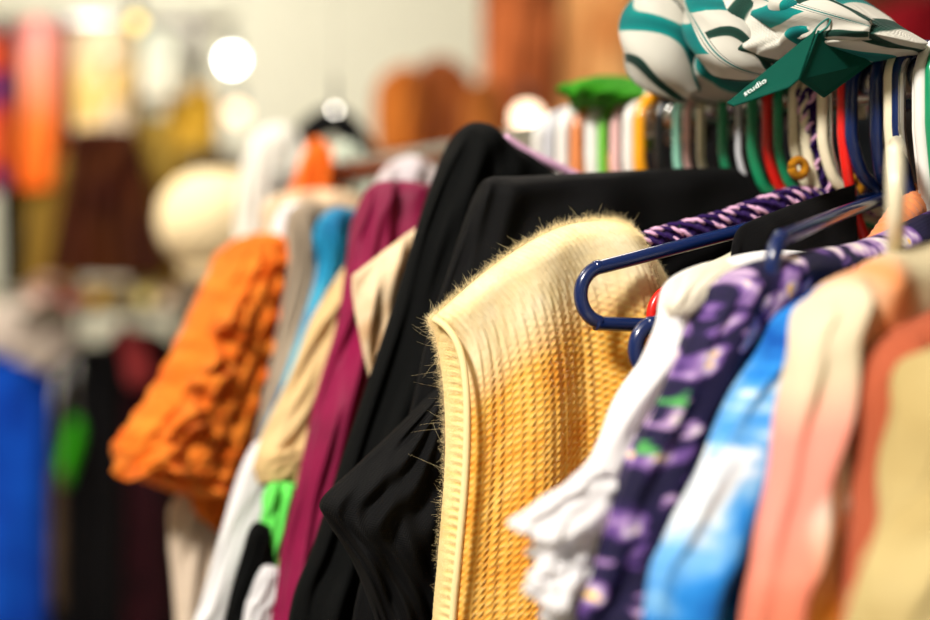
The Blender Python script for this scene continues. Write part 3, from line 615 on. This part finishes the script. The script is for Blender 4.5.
patch('folded_cloth', [[(662,-2,.0),(700,-45,.0),(770,-50,.03),(845,-8,.03),(926,43,.03)],[(650,14,.0),(700,-8,.01),(770,-12,.04),(845,15,.04),(926,45,.03)],[(646,42,.0),(700,38,.01),(765,32,.045),(842,34,.04),(922,47,.03)],[(652,74,.0),(700,80,.01),(758,66,.045),(830,54,.04),(915,49,.03)],[(664,96,.0),(705,106,.005),(745,95,.03),(820,72,.03),(908,52,.03)]],
   plb, tp, bu, th=.075, nu=130, nv=90, fold=bfold, top=.3, end=.3, p=2.2, lump=.003, seed=61)
# soft roll across the front of the bundle
def roll(pts, r, nm='fold'):
    P = cr(np.array(pts, float), 80); Q = plb.px(P[:, 0], P[:, 1], P[:, 2])
    v, f = tube_geo(Q, r, 24); n = len(Q); V = v.reshape(n, 24, 3)
    V = V+(.0025*np.sin(np.arange(24)*1.3+np.arange(n)[:, None]*.15))[..., None]*plb.n
    L = np.linspace(0, .28, n); UV = np.stack([np.tile(np.linspace(0, .14, 24), n), np.repeat(L, 24)], -1)
    mk(nm, V.reshape(-1, 3), f, tp, bu, UV)
roll([(662,-20,.06),(655,20,.075),(664,60,.078),(690,96,.065)], [.01, .022, .024, .008])
roll([(705,-20,.06),(712,18,.078),(735,50,.08),(768,72,.065)], [.01, .019, .02, .007])
roll([(740,-12,.06),(775,8,.07),(820,20,.07),(870,30,.06)], [.01, .014, .014, .006])
# green card
gm = plain('green_card', srgb(0, 66, 54), .85, spec=.12); gtop = gm
def slab(name, quad, th, m, parent):
    Q = np.array(quad, float); n = np.cross(Q[1]-Q[0], Q[2]-Q[0]); n /= np.linalg.norm(n)
    V = np.vstack([Q, Q+n*th]); k = len(Q)
    Fc = [list(range(k))[::-1], list(range(k, 2*k))]+[[i, (i+1) % k, k+(i+1) % k, k+i] for i in range(k)]
    o = mk(name, V, Fc, m, parent, smooth=False); b = o.modifiers.new('b', 'BEVEL'); b.width = .0006; b.segments = 2; return o, n
gc = empty('folded_card', pt3(800, 88, .76), 'dark green folded card with white lettering hung over the hangers', 'card')
qa = [pt3(817, 30, .752), pt3(727, 104, .735), pt3(734, 107, .73), pt3(790, 88, .722), pt3(800, 80, .726)]
slab('left_flap', qa, .0012, gm, gc)
slab('right_flap', [pt3(817, 30, .752), pt3(798, 80, .727), pt3(823, 98, .76), pt3(871, 63, .785)], .0012, gm, gc)
tubes('string', [([pt3(812, 34, .752), pt3(820, 24, .75), pt3(830, 18, .75), pt3(828, 26, .75), pt3(819, 33, .75)], .0006, 20, 6)], plain('teal_string', srgb(20, 110, 100), .8), gc)
tx = bpy.data.curves.new('lettering', 'FONT'); tx.body = 'studio'; tx.size = .0064; tx.extrude = .00015; tx.shear = .35; tx.align_x = 'CENTER'; tx.offset = -.00005
tx.materials.append(plain('white_ink', (.9, .95, .92, 1), .5)); to = bpy.data.objects.new('lettering', tx); C.objects.link(to); to.parent = gc
from mathutils import Vector, Matrix
A = Vector(pt3(740, 99, .731)); B = Vector(pt3(777, 75, .734)); X = (B-A).normalized(); q = [Vector(v) for v in qa]
nrm = (q[1]-q[0]).cross(q[3]-q[0]).normalized()
if nrm.dot(q[0]-Vector((0, 0, CZ))) > 0: nrm = -nrm
X = (X-nrm*X.dot(nrm)).normalized(); Yv = nrm.cross(X)

M = Matrix((X, Yv, nrm)).transposed().to_4x4(); ctr = Vector(pt3(757, 92, 1.0)) 
# where the sight line meets the flap, then a hair in front of it
o0 = Vector((0, 0, CZ)); dr = (ctr-o0).normalized(); tt = (q[0]-o0).dot(nrm)/dr.dot(nrm); hit = o0+dr*tt+nrm*.0022
M.translation = hit-Vector(gc.location); to.matrix_local = M
bpy.context.view_layer.update(); lm = bpy.data.meshes.new_from_object(to.evaluated_get(bpy.context.evaluated_depsgraph_get()))
bpy.data.objects.remove(to); to = bpy.data.objects.new('lettering', lm); C.objects.link(to); to.parent = gc; to.matrix_local = M
# green scarf on far part of the rail
e = empty('green_scarf', tuple(railP(1.02, .03)), 'bright green scarf heaped on the rail left of the bundle', 'scarf')
patch('scarf_cloth', [[(592,92,.0),(600,82,.0),(618,76,.0),(638,80,.0)],[(586,104,.01),(602,98,.02),(620,96,.02),(645,96,.01)],[(582,114,.0),(602,112,.0),(622,112,.0),(648,108,.0)]], Plane(1.02, .595, -.8), cloth('green_chiffon', srgb(70, 160, 30), srgb(45, 125, 20)), e, th=.05, nu=50, nv=40, lump=.008, seed=71, top=.3, end=.3)

# ---------------------------------------------------------------- second rail behind on the right with dark coats
def fr(d): return Plane(d, 1, 0, x=0)
G2 = 'dark coats on the rail behind'
r2 = empty('rear_rack', (.5, 1.75, 0), 'black metal rack behind the near rail holding dark coats', 'clothing rack')
blm = plain('black_metal', (.02, .02, .02, 1), .4, .6)
tubes('rail', [([(.22, 1.75, 1.72), (1.35, 1.75, 1.72)], .0125, 0, 12)], blm, r2)
for x in (.22, 1.35):
    tubes('upright', [([(x, 1.75, 1.72), (x, 1.75, .03)], .0125, 0, 12)], blm, r2); tubes('foot', [([(x, 1.5, .02), (x, 2.0, .02)], .015, 0, 10)], blm, r2)
dk = [srgb(16, 14, 16), srgb(26, 18, 20), srgb(14, 18, 22), srgb(30, 24, 22), srgb(18, 16, 24)]
dn = ['black', 'blackish brown', 'blue black', 'charcoal brown', 'ink coloured']
wh = ['behind the mint hanger', 'behind the green and red hangers', 'behind the crochet hanger', 'behind the navy hooks', 'behind the hooks at the right edge']
for k in range(5):
    x0 = 640+k*72; m = cloth('dark_coat_cloth_%d' % k, dk[k], rough=.9)
    e = empty('dark_coat', ((x0+50-465)/F*1.75, 1.75, 1.7), '%s coat on the rear rack %s' % (dn[k], wh[k]), 'coat', G2)
    patch('body', [[(x0,130),(x0+25,102),(x0+50,98),(x0+75,104),(x0+100,135)],[(x0-4,200),(x0+25,190),(x0+50,190),(x0+75,190),(x0+104,200)],[(x0-6,400),(x0+25,400),(x0+50,400),(x0+75,400),(x0+106,400)],[(x0-6,800),(x0+25,800),(x0+50,800),(x0+75,800),(x0+106,800)]],
      fr(1.74+.035*(k % 2)), m, e, th=.09, nu=40, nv=50, lump=.008, seed=80+k)
    P = [(e.location.x+.02*math.cos(a), 1.75, 1.714+.02*math.sin(a)) for a in np.linspace(3.3, 0, 9)]+[(e.location.x+.0, 1.75, 1.68)]
    tubes('hanger_hook', [(P, .002, 20, 6)], chrome, e)
# ---------------------------------------------------------------- brown things in the middle background
fur = cloth('tan_fur', srgb(240, 185, 120), srgb(205, 135, 75), scale=9, bump=.6, weave=600)
G3 = 'coats on the back wall rail'; G4 = 'clothes on the upper wall rail'; G5 = 'clothes on the lower wall rail'
def bg(name, label, cat, rows, d, m, th=.08, seed=0, lump=.008, group=None, part='body', nu=36, nv=40, top=.12, end=0., e=None, fold=None):
    if e is None:
        q = rows[0][len(rows[0])//2]; e = empty(name, pt3(q[0], q[1], d), label, cat, group)
    patch(part, rows, fr(d), m, e, th=th, nu=nu, nv=nv, lump=lump, seed=seed, top=top, end=end, fold=fold)
    ry = {G3: -62, G4: 22, G5: 292}.get(group)
    if ry is not None:
        dd = 2.5 if group == G3 else 2.55; q = rows[0][len(rows[0])//2]; a = np.array(pt3(q[0], q[1]+6, d)); b = np.array(pt3(q[0], ry, dd)); b[0] = a[0]; dz = .016
        if a[2] < b[2]-.01:
            tubes('hanger_hook', [([a, (a[0], a[1], (a[2]+b[2])/2-.01), (b[0], b[1]-.016, b[2]), (b[0], b[1], b[2]+dz), (b[0], b[1]+.016, b[2])], .0025, 24, 6)], chrome, e)
    return e
def col4(x0, x1, y0, y1, sh=12, flare=0, mid=None):
    """shoulders, waist and hem of a hanging garment between two columns"""
    c = (x0+x1)/2; w = x1-x0; y2 = mid or (y0*.6+y1*.4)
    return [[(x0+.04*w, y0+sh), (x0+.25*w, y0+sh*.35), (c, y0), (x1-.25*w, y0+sh*.35), (x1-.04*w, y0+sh)],
            [(x0, y0+sh*2.2), (x0+.25*w, y0+sh*1.6), (c, y0+sh*1.5), (x1-.25*w, y0+sh*1.6), (x1, y0+sh*2.2)],
            [(x0-flare*.4, y2), (x0+.25*w, y2), (c, y2), (x1-.25*w, y2), (x1+flare*.4, y2)],
            [(x0-flare, y1), (x0+.2*w, y1), (c, y1), (x1-.2*w, y1), (x1+flare, y1)]]
wr = empty('wall_rail', pt3(650, -60, 2.5), 'long rail above the picture from which brown coats hang', 'rail')
tubes('bar', [([pt3(478, -62, 2.5), pt3(1010, -62, 2.5)], .014, 0, 10)], chrome, wr)
for px in (478, 1010): b = pt3(px, -62, 2.5); tubes('bracket', [([b, (b[0], b[1], 2.9)], .01, 0, 8)], chrome, wr)
bg('brown_coat', 'russet brown coat hanging left of the tan fur coat', 'coat', col4(482, 556, -45, 330, 14), 2.46, cloth('russet_suede', srgb(196, 108, 58), srgb(112, 52, 22), scale=7), th=.12, seed=90, group=G3)
bg('fur_coat', 'tan fur coat hanging behind the pale hanger hooks', 'coat', col4(540, 650, -48, 420, 14), 2.55, fur, th=.16, seed=91, group=G3)
bg('dark_brown_coat', 'dark brown coat hem between russet and tan coats', 'coat', col4(528, 572, -20, 330, 10), 2.62, cloth('umber_wool', srgb(100, 52, 22), srgb(75, 38, 16)), th=.08, seed=92, group=G3)
bg('umber_jacket', 'umber jacket behind the patterned bundle', 'jacket', col4(640, 790, -48, 400, 14), 2.5, cloth('umber_dark', srgb(95, 50, 25), srgb(70, 35, 18)), th=.14, seed=93, group=G3)
bg('red_coat', 'dark red coat at the upper right corner', 'coat', col4(860, 1000, 6, 500, 12), 2.3, cloth('crimson_wool', srgb(140, 12, 26), srgb(105, 8, 18)), th=.14, seed=94, group=G3)
bg('brown_jacket', 'brown jacket above the right end of the bundle', 'jacket', col4(770, 960, -48, 420, 12), 2.5, cloth('brown_wool', srgb(92, 48, 30), srgb(70, 34, 22)), th=.14, seed=95, group=G3)
# brown suede bag with rounded top on a shelf
cab = empty('shelf_unit', pt3(430, 190, 2.3), 'low wooden shelf unit hidden behind the black coat', 'shelf')
b0 = pt3(372, 172, 2.3); b1_ = pt3(500, 172, 2.3)
wood = plain('oak_board', srgb(150, 105, 60), .6)
for zt in (b0[2], b0[2]-.45, b0[2]-.9, .1): box('board', b0[0]-.02, b1_[0], 2.2, 2.55, zt-.02, zt, wood, cab)
for x in (b0[0]-.02, b1_[0]-.02): box('side_panel', x, x+.02, 2.2, 2.55, 0, b0[2]-.02, wood, cab)
cab['label'] = 'wooden shelf unit under the brown suede bags'
bg('suede_bag', 'orange brown suede bag with squared left side on the shelf', 'bag', [[(378,84),(392,72),(408,66),(420,70)],[(374,100),(392,95),(408,92),(424,95)],[(375,140),(392,140),(410,140),(426,140)],[(378,158),(394,160),(410,160),(424,158)]], 2.3, cloth('tan_suede', srgb(192, 112, 42), srgb(168, 90, 30)), th=.14, seed=96, end=.1, top=.2, lump=.003)
bg('leather_bag', 'dark brown leather bag with rounded top beside the suede one', 'bag', [[(412,76),(428,60),(446,58),(464,68),(472,84)],[(408,98),(428,94),(446,92),(464,94),(480,100)],[(408,140),(428,140),(446,140),(464,140),(484,140)],[(412,160),(428,160),(446,160),(464,160),(480,160)]], 2.36, cloth('brown_leather', srgb(140, 72, 20), srgb(110, 52, 12), rough=.5), th=.14, seed=97, end=.1, top=.2, lump=.003)
bg('caramel_bag', 'small caramel bag right of the dark leather bag', 'bag', [[(462,96),(474,84),(488,80),(500,86)],[(460,115),(474,112),(488,112),(504,115)],[(462,160),(476,162),(488,162),(500,160)]], 2.28, cloth('caramel_suede', srgb(170, 100, 42), srgb(140, 78, 28)), th=.1, seed=98, end=.1, top=.2, lump=.003)

# ---------------------------------------------------------------- left background
for nm, y, x0, x1, lab in (('wall_rail', 22, -60, 232, 'upper rail on the left carrying pastel clothes'), ('wall_rail', 292, -60, 196, 'lower rail on the left carrying blue and black clothes')):
    w = empty(nm, pt3(100, y, 2.55), lab, 'rail'); tubes('bar', [([pt3(x0, y, 2.55), pt3(x1, y, 2.55)], .012, 0, 10)], chrome, w)
ls = empty('display_stand', pt3(100, 310, 2.6), 'metal frame at the left holding the two background rails', 'frame')
for px in (-60, 232 if False else 196):
    b = pt3(px, 22, 2.6); tubes('post', [([(b[0], 2.6, b[2]), (b[0], 2.6, 0)], .014, 0, 10)], chrome, ls)
def mixfn(cols, sx=6, sy=5):
    def f(t):
        mp = t.uv(scale=(sx/6, sy/6, 1)); n = t.node('ShaderNodeTexNoise', in_Scale=9.0, in_Detail=1.0); t.link(mp, 0, n, 'Vector')
        k = len(cols); r = t.ramp([(.33+.34*i/(k-1), srgb(*c)) for i, c in enumerate(cols)]); t.link(n, 'Fac', r, 0); return r, 0
    return f
def bcloth(name, *cols): return cloth(name, None, colorfn=mixfn(cols), trans=.1)
bg('multicolour_dress', 'orange and purple printed dress cut by the left edge', 'dress', col4(-45, 10, 28, 190, 10), 2.5, bcloth('orange_purple', (240,120,30), (210,70,60), (80,50,120), (60,60,110)), seed=100, group=G4)
bg('dark_dress', 'narrow dark green dress left of the pink and orange one', 'dress', col4(2, 24, 24, 300, 10), 2.62, bcloth('dark_green', (20,40,34), (30,30,30)), seed=101, group=G4, th=.05)
ob2 = bg('pink_dress', 'pink and orange summer dress on the upper left rail', 'dress', col4(22, 62, 20, 190, 9), 2.48, cloth('pink_orange', None, colorfn=lambda t: (lambda mp, g, r: (t.link(mp, 0, g, 0), t.link(g, 1, r, 0), (r, 0))[2])(t.uv(scale=(1, 3., 1)), t.node('ShaderNodeSeparateXYZ'), t.ramp([(.0, srgb(245, 160, 160)), (.35, srgb(246, 160, 130)), (.6, srgb(245, 125, 50)), (1, srgb(235, 100, 20))]))), seed=102, group=G4)
bg('taupe_dress', 'slim taupe garment between pink and cream dresses', 'dress', col4(58, 84, 24, 160, 9), 2.6, bcloth('taupe_mix', (205,185,150), (150,125,90)), seed=103, group=G4, th=.05)
bg('cream_dress', 'cream and yellow blouse above the dark brown skirt', 'blouse', col4(74, 134, 26, 132, 10), 2.46, bcloth('cream_yellow', (250,235,205), (248,225,190), (245,205,110), (250,235,225)), seed=104, group=G4)
bg('sage_dress', 'slim sage green garment right of the cream blouse', 'dress', col4(126, 150, 30, 130, 9), 2.62, bcloth('sage', (180,190,160), (130,135,110)), seed=105, group=G4, th=.05)
bg('white_tee', 'white top with mint tint below the yellow lamp', 'top', col4(142, 188, 32, 100, 9), 2.48, bcloth('white_mint', (232,240,228), (245,235,215)), seed=106, group=G4)
bg('gold_tee', 'golden yellow top beside the round peach light', 'top', col4(166, 218, 86, 152, 8), 2.52, bcloth('gold', (225,180,60), (205,160,50), (190,170,90)), seed=107, group=G4)
sk = bg('brown_skirt', 'dark brown flared skirt in the middle of the left display', 'skirt', [[(72,134),(85,128),(105,128),(125,128),(138,134)],[(68,160),(85,158),(105,158),(125,158),(144,160)],[(58,215),(80,215),(105,215),(130,215),(155,215)],[(44,274),(75,276),(105,277),(138,276),(166,272)]], 2.38, cloth('chocolate', srgb(66, 30, 2), srgb(52, 14, 4)), seed=108, th=.07, group=G4, fold=folds((.012, 6, 0, 0, 1)))
bg('olive_dress', 'olive dress partly hidden left of the brown skirt', 'dress', col4(26, 80, 150, 300, 10), 2.5, bcloth('olive', (150,118,44), (120,92,34)), seed=109, group=G4)
bg('khaki_dress', 'khaki dress partly hidden right of the brown skirt', 'dress', col4(130, 190, 118, 290, 10), 2.52, bcloth('khaki', (170,140,60), (130,104,44)), seed=110, group=G4)
bg('grey_dress', 'grey brown dress right of the khaki one', 'dress', col4(176, 250, 150, 400, 8), 2.7, bcloth('greige', (150,132,108), (120,104,80)), seed=111, group=G4)
# lower rail
bg('blue_dress', 'bright royal blue dress at the lower left', 'dress', col4(-30, 48, 344, 900, 16), 2.45, cloth('royal_blue', srgb(10, 78, 190), srgb(6, 58, 165)), seed=112, group=G5)
bg('white_blouse', 'crumpled off white blouse above the royal blue dress', 'blouse', [[(-20,312),(10,300),(40,300),(76,318)],[(-20,345),(10,345),(40,348),(74,350)],[(-10,352),(15,356),(45,372),(60,366)]], 2.44, bcloth('off_white', (215,200,188), (180,165,150)), seed=113, group=G5, end=.2)
bg('black_dress', 'black dress right of the royal blue dress', 'dress', col4(46, 122, 344, 900, 14), 2.5, cloth('black_crepe', srgb(14, 12, 14), srgb(8, 8, 10)), seed=114, group=G5)
bg('wine_dress', 'blackish wine dress beside the orange ruffled blouse', 'dress', col4(104, 172, 330, 900, 14), 2.56, bcloth('wine', (30,8,14), (50,14,22), (14,8,10)), seed=115, group=G5)
bg('black_trousers', 'black trousers behind the cream skirt', 'trousers', col4(150, 260, 340, 900, 14), 2.62, cloth('black_twill', srgb(12, 11, 13), srgb(8, 8, 9)), seed=116, group=G5)
bg('green_scarf', 'narrow bright green scarf in front of the black dress', 'scarf', [[(70,422),(75,418),(80,420)],[(66,440),(74,440),(82,438)],[(58,470),(64,474),(72,472)],[(56,486),(61,490),(68,486)]], 2.4, cloth('neon_green', srgb(70, 200, 20), srgb(45, 160, 15)), seed=117, group=G5, th=.04, end=.2, lump=.002)
bg('brown_belt', 'thin brown sash hanging below the green scarf', 'sash', [[(52,470),(57,468),(62,470)],[(51,540),(57,540),(63,540)],[(52,610),(57,612),(62,610)]], 2.38, cloth('tan_sash', srgb(100, 80, 60), srgb(75, 60, 45)), seed=118, group=G5, th=.03, end=.1, lump=.002)
bg('red_scarf', 'dusky red scarf beside the orange ruffled blouse', 'scarf', [[(116,330),(124,322),(134,328)],[(122,350),(135,348),(148,350)],[(128,385),(140,388),(154,384)]], 2.45, cloth('dusky_red', srgb(165, 60, 60), srgb(130, 40, 45)), seed=119, group=G5, th=.05, end=.2, lump=.003)
# rolled scarves on the shelf between the rails
sh = empty('display_shelf', pt3(90, 309, 2.4), 'narrow shelf under the brown skirt with rolled scarves', 'shelf')
q0 = pt3(20, 309, 2.4); q1 = pt3(192, 309, 2.4); box('board', q0[0], q1[0], 2.36, 2.6, q0[2]-.012, q0[2], plain('shelf_wood', srgb(96, 88, 70), .6), sh, .002)
G6 = 'rolled scarves on the left shelf'
for px, w, cc, lab in ((42, 15, (205,165,150), 'dusty pink rolled scarf at the left end of the shelf'), (72, 8, (220,120,115), 'rose rolled scarf between dusty pink and gold'), (100, 12, (225,170,45), 'gold rolled scarf in the middle of the shelf'),
                   (126, 9, (165,140,85), 'khaki rolled scarf right of the gold one'), (148, 12, (225,205,130), 'pale yellow rolled scarf on the shelf'), (168, 9, (225,195,165), 'peach rolled scarf right of the pale yellow one'), (184, 7, (170,160,145), 'grey rolled scarf at the right end of the shelf')):
    r = w/F*2.4; b = pt3(px, 308.5, 2.4); cx, cz = b[0], b[2]+r*1.12
    V = []; n = 26; ny = 7
    for j in range(ny):
        y = 2.37+.2*j/(ny-1); sc = (.72, .95, 1, 1, 1, .95, .72)[j]
        for i in range(n):
            a = 2*math.pi*i/n; rr = r*sc*(1+.05*math.sin(3*a+j))
            V.append((cx+rr*math.cos(a), y, cz+rr*1.08*math.sin(a)))
    Fc = [[j*n+i, j*n+(i+1) % n, (j+1)*n+(i+1) % n, (j+1)*n+i] for j in range(ny-1) for i in range(n)]+[list(range(n)), [(ny-1)*n+i for i in range(n)][::-1]]
    o = mk('rolled_scarf', V, Fc, cloth('scarf_%d' % px, srgb(*cc)), None); tag(o, lab, 'scarf', G6)
# cream sun hat on a stand
hs = empty('hat_stand', (pt3(214, 225, 1.95)[0], 2.02, 0), 'slim hat stand holding the puffy cream hat', 'stand')
hx = hs.location.x; hz = pt3(214, 225, 1.98)[2]
tubes('pole', [([(hx, 2.02, .02), (hx, 2.02, hz)], .012, 0, 10)], blm, hs); tubes('base', [([(hx, 2.02, 0.0), (hx, 2.02, .025)], .16, 0, 28)], blm, hs)
hm = cloth('straw', srgb(252, 232, 190), srgb(244, 216, 165), bump=.5, weave=900)
hat = empty('knitted_hat', (hx, 2.0, hz), 'puffy cream knitted hat above the orange ruffled blouse', 'hat')
def lathe(name, prof, m, parent, tilt, ctr, n=48, wav=0):
    V = []
    for r, h in prof:
        for i in range(n):
            a = 2*math.pi*i/n; V.append(Vector((r*math.cos(a), r*math.sin(a), h+wav*r*math.sin(3*a))))
    M_ = Matrix.Rotation(tilt, 3, 'X'); V = [tuple(M_@v+Vector(ctr)) for v in V]; k = len(prof)
    Fc = [[j*n+i, j*n+(i+1) % n, (j+1)*n+(i+1) % n, (j+1)*n+i] for j in range(k-1) for i in range(n)]+[[(k-1)*n+i for i in range(n)]]
    return mk(name, V, Fc, m, parent)
lathe('crown', [(.055, -.03), (.075, -.015), (.086, .01), (.088, .035), (.08, .065), (.058, .088), (.03, .1), (.004, .103)], hm, hat, .25, (hx, 1.97, hz-.02), wav=.03)
lathe('band', [(.057, -.052), (.059, -.05), (.059, -.03), (.055, -.028)], hm, hat, .25, (hx, 1.97, hz-.02))
# bulbs
def bulb(px, py, d, r, col, s, lab):
    c = pt3(px, py, d); e = empty('light_bulb', c, lab, 'light', 'round lights in the background')
    V = []; n = 20
    for j in range(11):
        a = math.pi*j/10
        for i in range(n): V.append((c[0]+r*math.sin(a)*math.cos(2*math.pi*i/n)+0, c[1]+r*math.sin(a)*math.sin(2*math.pi*i/n), c[2]+r*math.cos(a)))
    Fc = [[j*n+i, (j+1)*n+i, (j+1)*n+(i+1) % n, j*n+(i+1) % n] for j in range(10) for i in range(n)]
    mk('bulb', V, Fc, glow('bulb_glow_%d' % px, col, s), e)
    tubes('socket', [([(c[0], c[1], c[2]+r*.9), (c[0], c[1], c[2]+r*.9+.04)], min(.012, r*.8), 0, 12)], blm, e)
    tubes('cable', [([(c[0], c[1], c[2]+r*.9+.04), (c[0], c[1], 2.9)], .0003 if d < 1.8 else .001, 0, 6)], blm, e)
bulb(232, 60, 3.2, .02, (1, .98, .93, 1), 26, 'brightest white round light on the left wall')
bulb(237, 113, 3.1, .02, (1, .76, .5, 1), 3, 'peach round light just below the brightest one')
bulb(335, 110, 1.66, .003, (1, .93, .82, 1), 14, 'small light above the arching black strap')
bulb(527, 118, 2.35, .022, (1, .80, .56, 1), 5, 'warm round light right of the black coat peak')
bulb(136, 22, 2.45, .012, (1, .75, .2, 1), 2.5, 'small yellow light on top of the upper left rail')
# ---------------------------------------------------------------- lights
def area(name, loc, tgt, size, power, col):
    l = bpy.data.lights.new(name, 'AREA'); l.shape = 'DISK'; l.size = size; l.energy = power; l.color = col
    o = bpy.data.objects.new(name, l); C.objects.link(o); o.location = loc
    o.rotation_euler = (Vector(tgt)-Vector(loc)).to_track_quat('-Z', 'Y').to_euler(); return o
area('ceiling_lamp_key', (-.85, -.35, 2.7), (.1, .8, 1.4), .35, 66, (1, .95, .88))
area('ceiling_lamp_rear', (.2, 2.0, 2.8), (.1, 1.2, 1.4), .5, 9, (1, .9, .78))
area('ceiling_lamp_wall', (-.9, 3.0, 2.8), (-.7, 3.9, 1.8), .6, 7, (1, .99, .93))
area('ceiling_lamp_left', (-1.1, 1.4, 2.8), (-.8, 2.5, 1.6), .5, 30, (1, .93, .82))
W = bpy.data.worlds.new('World'); bpy.context.scene.world = W; W.use_nodes = True
W.node_tree.nodes['Background'].inputs[0].default_value = (1, .93, .85, 1); W.node_tree.nodes['Background'].inputs[1].default_value = .08
# ---------------------------------------------------------------- camera
cam = bpy.data.cameras.new('Camera'); co = bpy.data.objects.new('Camera', cam); C.objects.link(co)
co.location = (0, 0, CZ); co.rotation_euler = (math.pi/2, 0, 0); cam.lens = 50; cam.sensor_width = 36; cam.clip_start = .05
cam.dof.use_dof = True; cam.dof.focus_distance = .762; cam.dof.aperture_fstop = 1.8
sc = bpy.context.scene; sc.camera = co
sc.view_settings.view_transform = 'Standard'; sc.view_settings.look = 'None'; sc.view_settings.exposure = 0; sc.view_settings.gamma = 1
